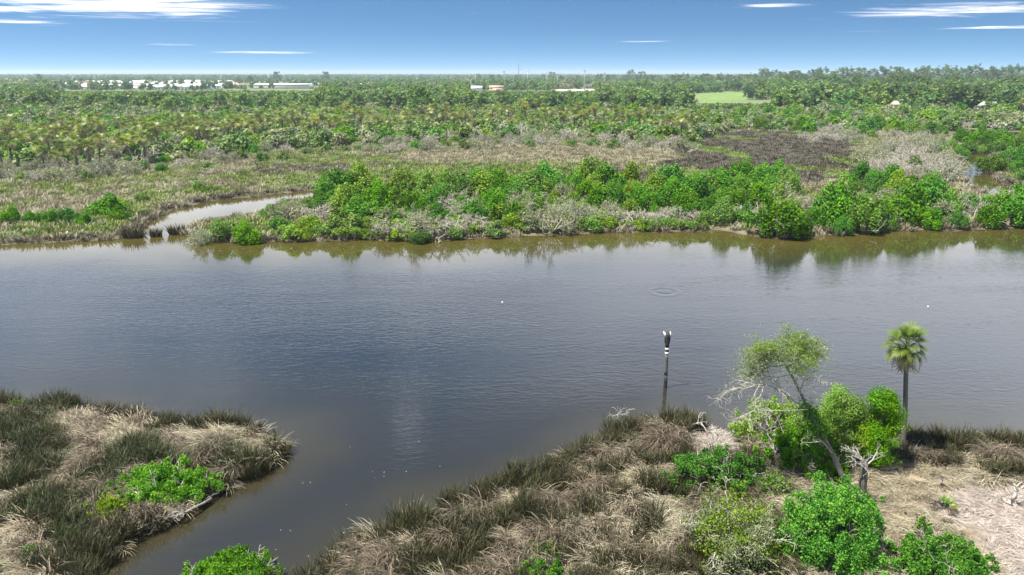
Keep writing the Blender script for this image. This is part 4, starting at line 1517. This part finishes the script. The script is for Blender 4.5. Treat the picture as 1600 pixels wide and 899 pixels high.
near_shrub('lime_shrub', 'yellow green shrub at the water edge under the bare left limb', (1140, 1272, 622, 712), M['lime'], 14000, 0.055, 24, 10, 0.7, stems=16)
near_shrub('lime_shrub', 'bright yellow green shrub filling the gap left of the pine trunk', (1205, 1300, 640, 738), M['lime'], 12000, 0.05, 24, 23, 0.7, stems=14)
near_shrub('mangrove', 'dark green shrub under the pine between litter and trunk', (1185, 1275, 665, 750), M['mangrove'], 18742, 0.049, 20, 11, 0.8, stems=12)
near_shrub('mangrove', 'shaded green shrub behind the foot of the leaning pine', (1232, 1318, 690, 768), M['mangrove'], 7000, 0.055, 20, 21, 0.8, stems=12)
near_shrub('mangrove', 'low green sprawl under the broad mangrove left of the pine', (1052, 1136, 772, 812), M['mangrove'], 3500, 0.05, 14, 31, 0.8, stems=8)
near_shrub('lime_shrub', 'green sprout between the half dead thicket and the big mangrove', (1180, 1234, 742, 792), M['lime'], 3000, 0.05, 14, 32, 0.8)
near_shrub('mangrove', 'low green patch at the left foot of the leaning pine', (1282, 1326, 742, 776), M['mangrove'], 2200, 0.05, 12, 33, 0.8)
near_shrub('lime_shrub', 'loose tall sprig above the bottom right mangrove', (1424, 1450, 812, 852), M['mangrove'], 900, 0.05, 8, 34, 0.8)
near_shrub('mangrove', 'small shaded shrub squeezed beside the foot of the broken trunk', (1312, 1352, 765, 800), M['mangrove'], 5800, 0.043, 10, 12, 0.9)
near_shrub('mangrove', 'low green sprig right of the foot of the broken trunk', (1346, 1368, 786, 815), M['mangrove'], 2230, 0.043, 7, 13, 0.9)
near_shrub('mangrove', 'small bright shrub in dark rush near the right edge', (1543, 1592, 726, 752), M['lime'], 5800, 0.043, 10, 14, 0.9)
near_shrub('mangrove', 'low bright shrub in dry grass at the bottom left corner', (30, 78, 852, 888), M['mangrove'], 6692, 0.043, 10, 15, 0.9)
near_shrub('mangrove', 'yellow green sprig at the extreme bottom left corner', (-25, 16, 884, 915), M['lime'], 3570, 0.043, 8, 16, 0.9)
near_shrub('mangrove', 'small green shrub in dark rush at the left edge of the point', (18, 52, 622, 650), M['mangrove'], 4015, 0.043, 8, 17, 0.9)


def near_tree(name, label, lim, mats, nleaf, size, seed, deep=0.8):
    """upright leafy tree with a trunk, limbs and a layered crown of leaf clumps"""
    rng = np.random.default_rng(seed)
    c, w, d, h = fit_shrub(*lim, deep)
    t = thing(name, label, 'tree', (c[0], c[1], max(0.1, gz(c[0], c[1]))))
    out, tips = [], []
    tm = MB()
    ts = np.linspace(0, 1, 7)
    tp = np.stack([rng.normal(0, 0.05, 7) * ts, rng.normal(0, 0.05, 7) * ts, h * 0.85 * ts - 0.1], 1)
    tube(tm, tp, np.linspace(0.16, 0.05, 7), 7, 0.5)
    for i in range(50):
        k = rng.uniform(0.08, 0.99)
        a = i * 2.4 + rng.normal(0, 0.3)
        q = np.array([0, 0, h * 0.85 * k])
        rw = math.sqrt(max(0.05, 1 - (k * 0.95) ** 2)) * 0.62
        grow(rng, q, (math.cos(a) * w, math.sin(a) * d, 0.35 * w), (w + d) * 0.25 * rw * rng.uniform(0.55, 1.3), 0.045, 1, out, tips, 4, 0.7, 0.02, 0.2, 3, 0.6, 0.3, 0.5)
    twigs(tm, out, {1: 5, 0: 3}, 0.012, (0.3, 1), rng)
    obj('trunk', tm.mesh('trunk', M['twig']), t)
    T = np.array([q[0] for q in tips])
    split = T[:, 0] < -0.05 * w
    for m, sel, nm in ((mats[0], split, 'crown'), (mats[1], ~split, 'crown')):
        TT = T[sel]
        n = int(nleaf * sel.mean())
        k = rng.integers(0, len(TT), n)
        dv = nrm(rng.normal(0, 1, (n, 3))) * rng.uniform(0.2, 1, (n, 1)) ** 0.5
        P = TT[k] + dv * np.array([0.50, 0.50, 0.38])
        base = rng.uniform(0.2, 0.8, len(TT))
        mb = MB()
        leaves(mb, P, dv + np.array([0, 0, 0.4]), size, rng, 0.45, 0.5, np.clip(base[k] + rng.normal(0, .2, n), 0, 1), 0.3)
        obj(nm, mb.mesh(nm, M[m]), t)
    return t


near_tree('leafy_tree', 'green leafy tree directly left of the tall palm', (1326, 1400, 602, 748), ('mangrove', 'mangrove'), 28000, 0.055, 71)
near_tree('leafy_tree', 'lime green tree behind the broken trunk, right of the leaning pine', (1254, 1350, 606, 745), ('lime', 'lime'), 28000, 0.052, 72)
near_tree('leafy_tree', 'low bright tree in front of the gap between lime tree and leafy tree', (1296, 1382, 648, 752), ('lime', 'mangrove'), 20000, 0.052, 74)


# ------------------------------------------------------------------ the tall palm
def tall_palm():
    rng = np.random.default_rng(73)
    b = gp(1408, 716, 0.25)
    t = thing('cabbage_palm', 'tall single cabbage palm on the near bank at right', 'palm', (b[0], b[1], 0.15))
    top = at_depth(1419, 540, b[1]) - b
    hz = top[2]
    ts = np.linspace(0, 1, 30)
    pts = np.stack([top[0] * ts ** 1.2 + 0.05 * np.sin(ts * 5), 0 * ts, hz * ts - 0.2 * (1 - ts)], 1)
    r = np.interp(ts, [0, 0.06, 0.3, 0.8, 1], [0.20, 0.145, 0.13, 0.12, 0.15]) * (1 + 0.05 * (np.arange(30) % 2))
    tm = MB()
    tube(tm, pts, r, 12, 0.5)
    obj('trunk', tm.mesh('trunk', M['palm_bark'], True), t)
    bm = MB()     # old leaf bases under the crown
    for i in range(26):
        a = i * 2.4
        z = hz - 0.15 - 0.035 * i
        p0 = np.array([pts[-1][0] + 0.17 * math.cos(a), 0.17 * math.sin(a), z])
        tube(bm, [p0, p0 + np.array([0.14 * math.cos(a), 0.14 * math.sin(a), 0.28])], [0.05, 0.02], 4, rng.uniform(0, 1))
    obj('leaf_base', bm.mesh('leaf_base', M['palm_bark']), t)
    green, dead = [], []
    for i in range(5):
        f = MB()
        frond_geo(f, rng, 0.82, 0.72, 20, 0.35 + 0.16 * i, 0.07, 0.5, tint0=0.28 + 0.085 * i, tv=0.10, strip=3)
        green.append(f.mesh('frond', M['palm_tall']))
    for i in range(3):
        f = MB()
        frond_geo(f, rng, 0.8, 0.5, 13, 0.7, 0.06, tint0=0.3 + 0.25 * i, tv=0.25, strip=3)
        dead.append(f.mesh('dead_frond', M['palm_dead']))
    o = Vector(pts[-1])
    for i in range(32):
        u = i / 31
        el = 1.40 - 1.75 * u
        az = i * 2.399 + rng.normal(0, 0.15)
        m = green[min(4, int(u * 4 + rng.uniform(0, 0.9)))]
        obj('frond', m, t, o + Vector((0, 0, 0.05 * (0.5 - u))), Euler((rng.normal(0, 0.35), -el, az)), rng.uniform(0.74, 0.96))
    for i in range(22):
        obj('dead_frond', dead[rng.integers(0, 3)], t, o + Vector((0, 0, -0.25)), Euler((rng.normal(0, 0.4), rng.uniform(0.35, 1.35), i * 2.4)), rng.uniform(0.7, 1.05))


tall_palm()


# ------------------------------------------------------------------ the leaning pine and its neighbours
def leaning_pine():
    rng = np.random.default_rng(79)
    b = gp(1328, 772, 0.25)
    Y = b[1]
    path = [(1328, 774), (1313, 737), (1300, 708), (1286, 683), (1268, 650), (1250, 612), (1236, 585), (1224, 566), (1214, 548)]
    yy = np.linspace(0, 0.9, len(path))
    pts = np.array([at_depth(px, py, Y + k) for (px, py), k in zip(path, yy)])
    pts[0][2] = 0.05
    t = thing('pine_tree', 'half dead pine leaning left over the water with flat top', 'tree', tuple(b))
    tm = MB()
    loc = pts - b
    rads = np.interp(np.linspace(0, 1, len(path)), [0, 0.3, 0.6, 1], [0.16, 0.115, 0.075, 0.03])
    tube(tm, loc, rads, 10, 0.4)
    obj('trunk', tm.mesh('trunk', M['bark'], True), t)

    def limb(pp, r0, dy, kids=9, L=0.9, lvl=3, bare=True):
        P = np.array([at_depth(px, py, Y + k) for (px, py), k in zip(pp, np.linspace(dy[0], dy[1], len(pp)))]) - b
        out = [(P, np.linspace(r0, r0 * 0.3, len(P)) * 0.75, 3)]
        tips = []
        for i in range(kids):
            u = rng.uniform(0.25, 1) * (len(P) - 1)
            j = min(int(u), len(P) - 2)
            q = P[j] + (P[j + 1] - P[j]) * (u - j)
            dr = nrm(P[j + 1] - P[j]) * 0.7 + rng.normal(0, 0.6, 3)
            grow(rng, q, dr, L * rng.uniform(0.6, 1.2), r0 * 0.32, lvl - 1, out, tips, 3, 0.75, 0.0, 0.26, 3, 0.6, 0.3, 0.5)
        return out, tips
    bare_l, dead_tips = [], []
    for pp, r0, dy, kd, L in (([(1266, 645), (1235, 622), (1205, 603), (1180, 601), (1140, 609)], 0.075, (0.45, -0.2), 16, 1.0),
                              ([(1252, 615), (1232, 604), (1200, 620), (1190, 640)], 0.035, (0.5, 0.2), 8, 0.7),
                              ([(1262, 640), (1225, 642), (1180, 641), (1150, 655)], 0.04, (0.3, -0.8), 12, 0.8),
                              ([(1250, 612), (1258, 590), (1276, 592)], 0.05, (0.5, 0.3), 10, 0.6),
                              ([(1242, 596), (1262, 575), (1272, 560)], 0.04, (0.6, 0.9), 8, 0.6),
                              ([(1300, 708), (1285, 690), (1262, 692)], 0.05, (0.1, -0.3), 6, 0.5),
                              ([(1322, 762), (1305, 760), (1280, 766)], 0.07, (0.0, -0.3), 3, 0.4),
                              ([(1236, 585), (1215, 590), (1180, 585)], 0.04, (0.7, 0.3), 10, 0.7)):
        o_, tp_ = limb(pp, r0, dy, kd, L)
        bare_l += o_
    bm = MB()
    twigs(bm, bare_l, {3: 6, 2: 4, 1: 4, 0: 3}, 0.008, (0.2, 1.0), rng)
    obj('bare_limb', bm.mesh('bare_limb', M['twig']), t)
    # flat crown: live limbs with needle clumps at their tips
    live, tips = [], []
    for pp, dy in (([(1224, 566), (1205, 560), (1182, 556)], (0.8, 0.4)), ([(1222, 562), (1240, 545), (1262, 540)], (0.8, 1.2)), ([(1216, 550), (1222, 538), (1245, 533)], (0.9, 0.6)),
                   ([(1220, 558), (1198, 552), (1185, 560)], (0.8, 1.6)), ([(1230, 572), (1255, 556), (1280, 548)], (0.8, 0.6)), ([(1226, 570), (1195, 575), (1168, 582)], (0.8, 0.4)),
                   ([(1216, 550), (1232, 540), (1268, 544)], (0.9, 1.8)), ([(1230, 575), (1240, 562), (1250, 560)], (0.8, -0.4)), ([(1218, 555), (1205, 545), (1196, 548)], (0.9, 0.0))):
        o_, tp_ = limb(pp, 0.05, dy, 9, 0.62)
        live += o_
        tips += tp_
    lm = MB()
    twigs(lm, live, {3: 6, 2: 4, 1: 4, 0: 3}, 0.010, (0.4, 1.0), rng)
    obj('crown_limb', lm.mesh('crown_limb', M['twig']), t)
    T = np.array([q[0] for q in tips])
    zt = T[:, 2]
    q = (T + b)
    pr = proj(q)
    # the needles survive on the upper side of the crown
    keep_ = pr[:, 1] < 590
    T = T[keep_]
    n = 20000
    k = rng.integers(0, len(T), n)
    dv = nrm(rng.normal(0, 1, (n, 3))) * rng.uniform(0.1, 1, (n, 1)) ** 0.5
    mb = MB()
    leaves(mb, T[k] + dv * np.array([0.36, 0.36, 0.14]), dv + np.array([0, 0, 0.6]), 0.045, rng, 0.3, 0.8, np.clip(rng.uniform(0.3, 1.0, n), 0, 1), 0.3)
    obj('needles', mb.mesh('needles', M['lime']), t)
    T = np.array([q[0] for q in tips])
    n = 9000
    k = rng.integers(0, len(T), n)
    mb = MB()
    leaves(mb, T[k] + rng.normal(0, 1, (n, 3)) * np.array([0.38, 0.38, 0.3]) - np.array([0.25, 0, 0.4]), rng.normal(0, 1, (n, 3)), 0.045, rng, 0.3, 0.8)
    tag(obj('needles', mb.mesh('needles', M['silver']), t), 'sparse greyish needles below the flat top')
    # shoots and creeper round the middle of the trunk
    n = 1500
    u = rng.uniform(0.38, 0.56, n)
    ax = np.linspace(0, 1, len(loc))
    base = np.stack([np.interp(u, ax, loc[:, i]) for i in range(3)], 1)
    dv = nrm(rng.normal(0, 1, (n, 3))) * (rng.uniform(0.1, 1, (n, 1)) ** 0.6) * (0.35 + 0.4 * vnoise(u * 18, u * 7, 3))[:, None]
    mb = MB()
    leaves(mb, base + dv, dv, 0.065, rng, 0.5, 0.8)
    obj('trunk_shoots', mb.mesh('trunk_shoots', M['mangrove']), t)


leaning_pine()


def broken_trunk():
    rng = np.random.default_rng(83)
    b = gp(1346, 798, 0.25)
    Y = b[1]
    t = thing('dead_tree', 'dark broken trunk with grey forked branches below the lime tree', 'tree', tuple(b))
    P = np.array([at_depth(px, py, Y + k) for (px, py), k in (((1346, 800), 0), ((1346, 780), 0), ((1348, 758), 0.05), ((1350, 735), 0.1), ((1351, 722), 0.1))]) - b
    tm = MB()
    tube(tm, P, [0.25, 0.22, 0.2, 0.2, 0.16], 10, 0.1)
    obj('trunk', tm.mesh('trunk', M['bark'], True), t)
    out, tips = [], []
    for i, (dx, dy, dz) in enumerate(((-1, 0, 0.5), (-0.9, -0.5, 0.1), (0.9, 0, 0.5), (-0.3, 0.6, 1.0), (-1.0, 0.3, 0.9), (0.4, -0.5, 0.6), (-0.8, -0.3, 0.8), (-0.5, 0.5, 1.2))):
        grow(rng, P[-1] - np.array([0, 0, 0.1 * (i % 4)]), (dx, dy, dz), rng.uniform(0.6, 1.2), 0.055, 2, out, tips, 3, 0.8, 0.05, 0.22, 4, 0.6, 0.3, 0.5)
    bm = MB()
    twigs(bm, out, {2: 6, 1: 4, 0: 3}, 0.012, (0.4, 1), rng)
    obj('branch', bm.mesh('branch', M['grey_wood']), t)


broken_trunk()


def drift(name, label, pp, r0, kids, L, seed, z0=0.3, z1=None, mat='driftwood', cat='driftwood', lvl=1):
    """a bleached log lying or standing where the photo shows it; points carry their own heights"""
    rng = np.random.default_rng(seed)
    P = np.array([gp(p[0], p[1], p[2]) for p in pp])
    b = P[0].copy()
    P = P - b
    t = thing(name, label, cat, tuple(b))
    mb = MB()
    fine = np.stack([np.interp(np.linspace(0, 1, 12), np.linspace(0, 1, len(P)), P[:, k]) for k in range(3)], 1)
    fine[1:-1] += rng.normal(0, r0 * 0.4, (10, 3))
    tube(mb, fine, np.linspace(r0, r0 * 0.35, 12), 8, 0.6)
    obj('log', mb.mesh('log', M[mat], True), t)
    if kids:
        out, tips = [], []
        for i in range(kids):
            j = rng.integers(3, 11)
            dr = nrm(fine[j] - fine[j - 1]) + rng.normal(0, 0.7, 3)
            dr[2] = abs(dr[2]) * 0.7 - 0.1
            grow(rng, fine[j], dr, L * rng.uniform(0.5, 1.2), r0 * 0.45, lvl, out, tips, 3, 0.8, 0.0, 0.3, 3, 0.6, 0.3, 0.5)
        for a, _, _ in out:
            a[:, 2] = np.maximum(a[:, 2], 0.25 - b[2])
        bm = MB()
        twigs(bm, out, {2: 5, 1: 4, 0: 3}, 0.010, (0.3, 1), rng)
        obj('branch', bm.mesh('branch', M[mat]), t)
    return t


drift('fallen_branch', 'long grey fallen branch along the left point under the mangrove', [(330, 779, 0.3), (300, 795, 0.45), (275, 808, 0.5), (235, 810, 0.5), (205, 814, 0.45), (165, 825, 0.35)], 0.07, 12, 0.7, 91, cat='branch', lvl=2, mat='grey_wood')
drift('fallen_branch', 'thin dark stick from the left point out over the water', [(320, 782, 0.3), (340, 770, 0.3), (356, 757, 0.1)], 0.06, 2, 0.5, 92, mat='bark', cat='branch')
drift('fallen_branch', 'second thin branch below the long one on the left point', [(275, 800, 0.5), (220, 825, 0.4), (180, 845, 0.2)], 0.05, 8, 0.9, 93, cat='branch', mat='twig')
drift('driftwood_log', 'pale forked log lying on reed litter left of the yellow green shrub', [(1175, 668, 0.5), (1200, 678, 0.5), (1216, 683, 0.45), (1220, 690, 0.4)], 0.12, 5, 0.6, 94)
drift('driftwood_log', 'thin white bent branch along the lower edge of reed litter', [(1092, 712, 0.4), (1110, 697, 0.5), (1130, 694, 0.55), (1158, 694, 0.45)], 0.06, 6, 0.9, 95)
drift('driftwood_log', 'white forked snag at the water end of reed litter', [(1072, 668, 0.4), (1095, 660, 0.9), (1104, 674, 0.6), (1122, 680, 0.3)], 0.06, 6, 0.8, 96)
drift('driftwood_log', 'short white log on mud at the bottom centre right', [(924, 880, 0.32), (950, 886, 0.34)], 0.07, 0, 0, 97)
drift('driftwood_log', 'small white twig cluster in water at the tip of the rush bank', [(955, 652, 0.1), (965, 648, 0.7), (976, 650, 0.5)], 0.03, 10, 0.7, 98)
drift('driftwood_stump', 'twisted white topped stump at the right edge on reed litter', [(1584, 797, 0.2), (1583, 787, 0.5), (1580, 778, 0.9), (1590, 769, 1.2), (1584, 756, 1.7)], 0.12, 5, 0.7, 99)
drift('driftwood_log', 'grey branch lying across litter right of the stump', [(1560, 782, 0.3), (1590, 775, 0.4), (1640, 770, 0.4)], 0.06, 3, 0.6, 100)
drift('wooden_stake', 'short dark pointed stake in dry grass above the little palmetto', [(1471, 760, 0.2), (1472, 757, 0.55), (1473, 744, 1.1)], 0.09, 0, 0, 101, mat='bark', cat='stake')
drift('fallen_branch', 'bare grey branch poking up between the lime tree and the pine', [(1310, 640, 2.6), (1305, 620, 3.2), (1299, 598, 4.2)], 0.05, 4, 0.5, 102, cat='branch')


def palmetto():
    rng = np.random.default_rng(103)
    b = gp(1473, 800, 0.25)
    t = thing('palmetto', 'small palmetto with green fans and dark dead skirt on the straw', 'palmetto', (b[0], b[1], 0.2))
    g, dd = MB(), MB()
    frond_geo(g, rng, 0.6, 0.45, 16, 0.4, 0.07, tint0=0.3, strip=3)
    frond_geo(dd, rng, 0.55, 0.4, 10, 0.8, 0.06, tint0=0.1, strip=3)
    gm, dm = g.mesh('frond', M['palm']), dd.mesh('dead_frond', M['thatch'])
    sm = MB()
    tube(sm, [(0, 0, -0.1), (-0.15, 0, 0.25), (-0.35, 0, 0.5)], [0.14, 0.12, 0.08], 7, 0.1)
    obj('trunk', sm.mesh('trunk', M['bark']), t)
    for i in range(10):
        obj('frond', gm, t, (0.05, 0, 0.25), Euler((rng.normal(0, .3), -rng.uniform(0.5, 1.4), rng.uniform(-1.3, 1.3))), rng.uniform(0.5, 0.75))
    for i in range(12):
        obj('dead_frond', dm, t, (-0.1, 0, 0.25), Euler((rng.normal(0, .4), -rng.uniform(-0.1, 0.7), rng.uniform(0, 6.28))), rng.uniform(0.6, 0.9))


palmetto()


# ------------------------------------------------------------------ channel marker
def marker():
    b = gp(1039.5, 606, 0.0)
    top = at_depth(1043.5, 518, b[1]) - b
    hz = top[2]
    t = thing('channel_marker', 'dark channel marker piling with white boards standing in the river', 'marker', tuple(b))
    lx = top[0]

    def at(z):
        return np.array([lx * z / hz, 0, z])

    def section(nm, z0, z1, r0, r1, mat, n=4):
        mb = MB()
        zz = np.linspace(z0, z1, n)
        tube(mb, [at(z) for z in zz], np.linspace(r0, r1, n), 14, 0.5)
        return obj(nm, mb.mesh(nm, M[mat], False), t)
    k = hz / 88.0
    section('wet_pile_foot', -1.2, 20 * k, 0.135, 0.13, 'black_pile', 6)
    section('pile', 20 * k, 53.5 * k, 0.128, 0.122, 'grey_pile', 6)
    section('white_band', 53.5 * k, 56.5 * k, 0.138, 0.138, 'white')
    section('pile_collar', 56.5 * k, 60 * k, 0.13, 0.13, 'black_pile')
    section('white_band', 60 * k, 63 * k, 0.138, 0.138, 'white')
    section('pile_head', 63 * k, 86 * k, 0.135, 0.15, 'black_pile', 5)
    c = at(82 * k)
    for sx, lab in ((-1, 'white board on the left of the pile head'), (1, 'white board on the right of the pile head')):
        mb = MB()
        box(mb, c + np.array([sx * 0.20, 0.14, 0.02]), (0.035, 0.40, 0.34), (0, R(7) * sx, R(-7) * sx))
        o = obj('sign_board', mb.mesh('sign_board', M['white']), t)
        mb = MB()
        box(mb, at(77 * k) + np.array([sx * 0.17, 0.02, -0.1]), (0.06, 0.1, 0.55), (0, R(6) * sx, 0))
        obj('bracket', mb.mesh('bracket', M['black_pile']), t)
    mb = MB()
    V, T = [], []
    n = 12
    r = 0.12
    V = [(r * math.cos(i * 2 * math.pi / n), r * math.sin(i * 2 * math.pi / n), 0) for i in range(n)] + [(0, 0, 0.16)]
    mb.add(np.array(V) + at(86.1 * k), None, [(i, (i + 1) % n, n) for i in range(n)])
    obj('pile_cap', mb.mesh('pile_cap', M['black_pile']), t)


marker()


def floats():
    prof = [(0.0, -0.12), (0.1, -0.1), (0.16, 0.0), (0.15, 0.08), (0.1, 0.16), (0.04, 0.2), (0.0, 0.21)]
    n = 12
    V, Q = [], []
    for r, z in prof:
        for k in range(n):
            V.append((max(r, 0.001) * math.cos(k * 2 * math.pi / n), max(r, 0.001) * math.sin(k * 2 * math.pi / n), z))
    for i in range(len(prof) - 1):
        for k in range(n):
            Q.append((i * n + k, i * n + (k + 1) % n, (i + 1) * n + (k + 1) % n, (i + 1) * n + k))
    for px, py, lab in ((785, 473, 'tiny white trap float near the middle of the river'), (1450, 480, 'tiny white trap float in the river above the palm')):
        b = gp(px, py)
        t = thing('trap_float', lab, 'float', (b[0], b[1], 0.02), (0.2, 0.1, 0), 0.55)
        mb = MB()
        mb.add(V, Q)
        obj('float_body', mb.mesh('float_body', M['white'], True), t)
        mb = MB()
        tube(mb, [(0, 0, 0.2), (0, 0, 0.42)], 0.025, 6)
        obj('stick', mb.mesh('stick', M['black_pile']), t)
    # foam specks drifting on the calm water
    rng = np.random.default_rng(5)
    mb = MB()
    for i in range(22):
        px, py = rng.uniform(400, 760), rng.uniform(690, 890)
        w = gp(px, py)
        if shore(w[None, :2])[0] > -0.2:
            continue
        r = rng.uniform(0.010, 0.024)
        a = np.arange(6) * math.pi / 3
        ring = np.stack([w[0] + r * np.cos(a) * rng.uniform(0.7, 1.4), w[1] + r * np.sin(a), np.full(6, 0.006)], 1)
        mb.add(np.concatenate([ring, [[w[0], w[1], 0.02]]]), None, [(k, (k + 1) % 6, 6) for k in range(6)])
    tag(obj('foam_flecks', mb.mesh('foam_flecks', M['foam'])), 'white foam flecks drifting on the calm near water', None, None, 'stuff')
    # grass clumps left standing in the creek mouth
    tr = [tuft(180 + i, M['rush'], 160, 0.7, 1.1, 0.06, 0.2, 0.3, 0.5, (0.1, 0.9)) for i in range(2)]
    td = [tuft(190 + i, M['thatch'], 120, 0.7, 1.0, 0.06, 0.2, 0.6, 0.8, (0.2, 0.9)) for i in range(2)]
    for i, (px, py, s, lab) in enumerate(((208, 371, 1.5, 'left grass clump in the creek mouth, next to the bank'), (244, 369, 1.05, 'middle grass clump standing alone in the creek mouth'), (277, 366, 1.25, 'right grass clump in the creek mouth beside the shrubs'))):
        w = gp(px, py)
        t = thing('grass_clump', lab, 'grass clump', (w[0], w[1], -0.05), (0, 0, i * 1.7), (s * 1.25, s, s * 1.1))
        obj('living_blades', tr[i % 2], t)
        obj('dead_blades', td[i % 2], t)


floats()

# ------------------------------------------------------------------ haze
hz_m, t_ = new_mat('haze_air')
v_ = t_.n('ShaderNodeVolumePrincipled', {'Color': (0.68, 0.80, 0.92, 1), 'Density': 0.00012, 'Anisotropy': 0.2})
o_ = t_.n('ShaderNodeOutputMaterial')
t_.nt.links.new(v_.outputs[0], o_.inputs['Volume'])
hb = MB()
box(hb, (0, 7000, 26), (30000, 16000, 60))
hz = obj('haze', hb.mesh('haze', hz_m))
tag(hz, 'thin pale summer haze over the whole marsh', None, None, 'stuff')
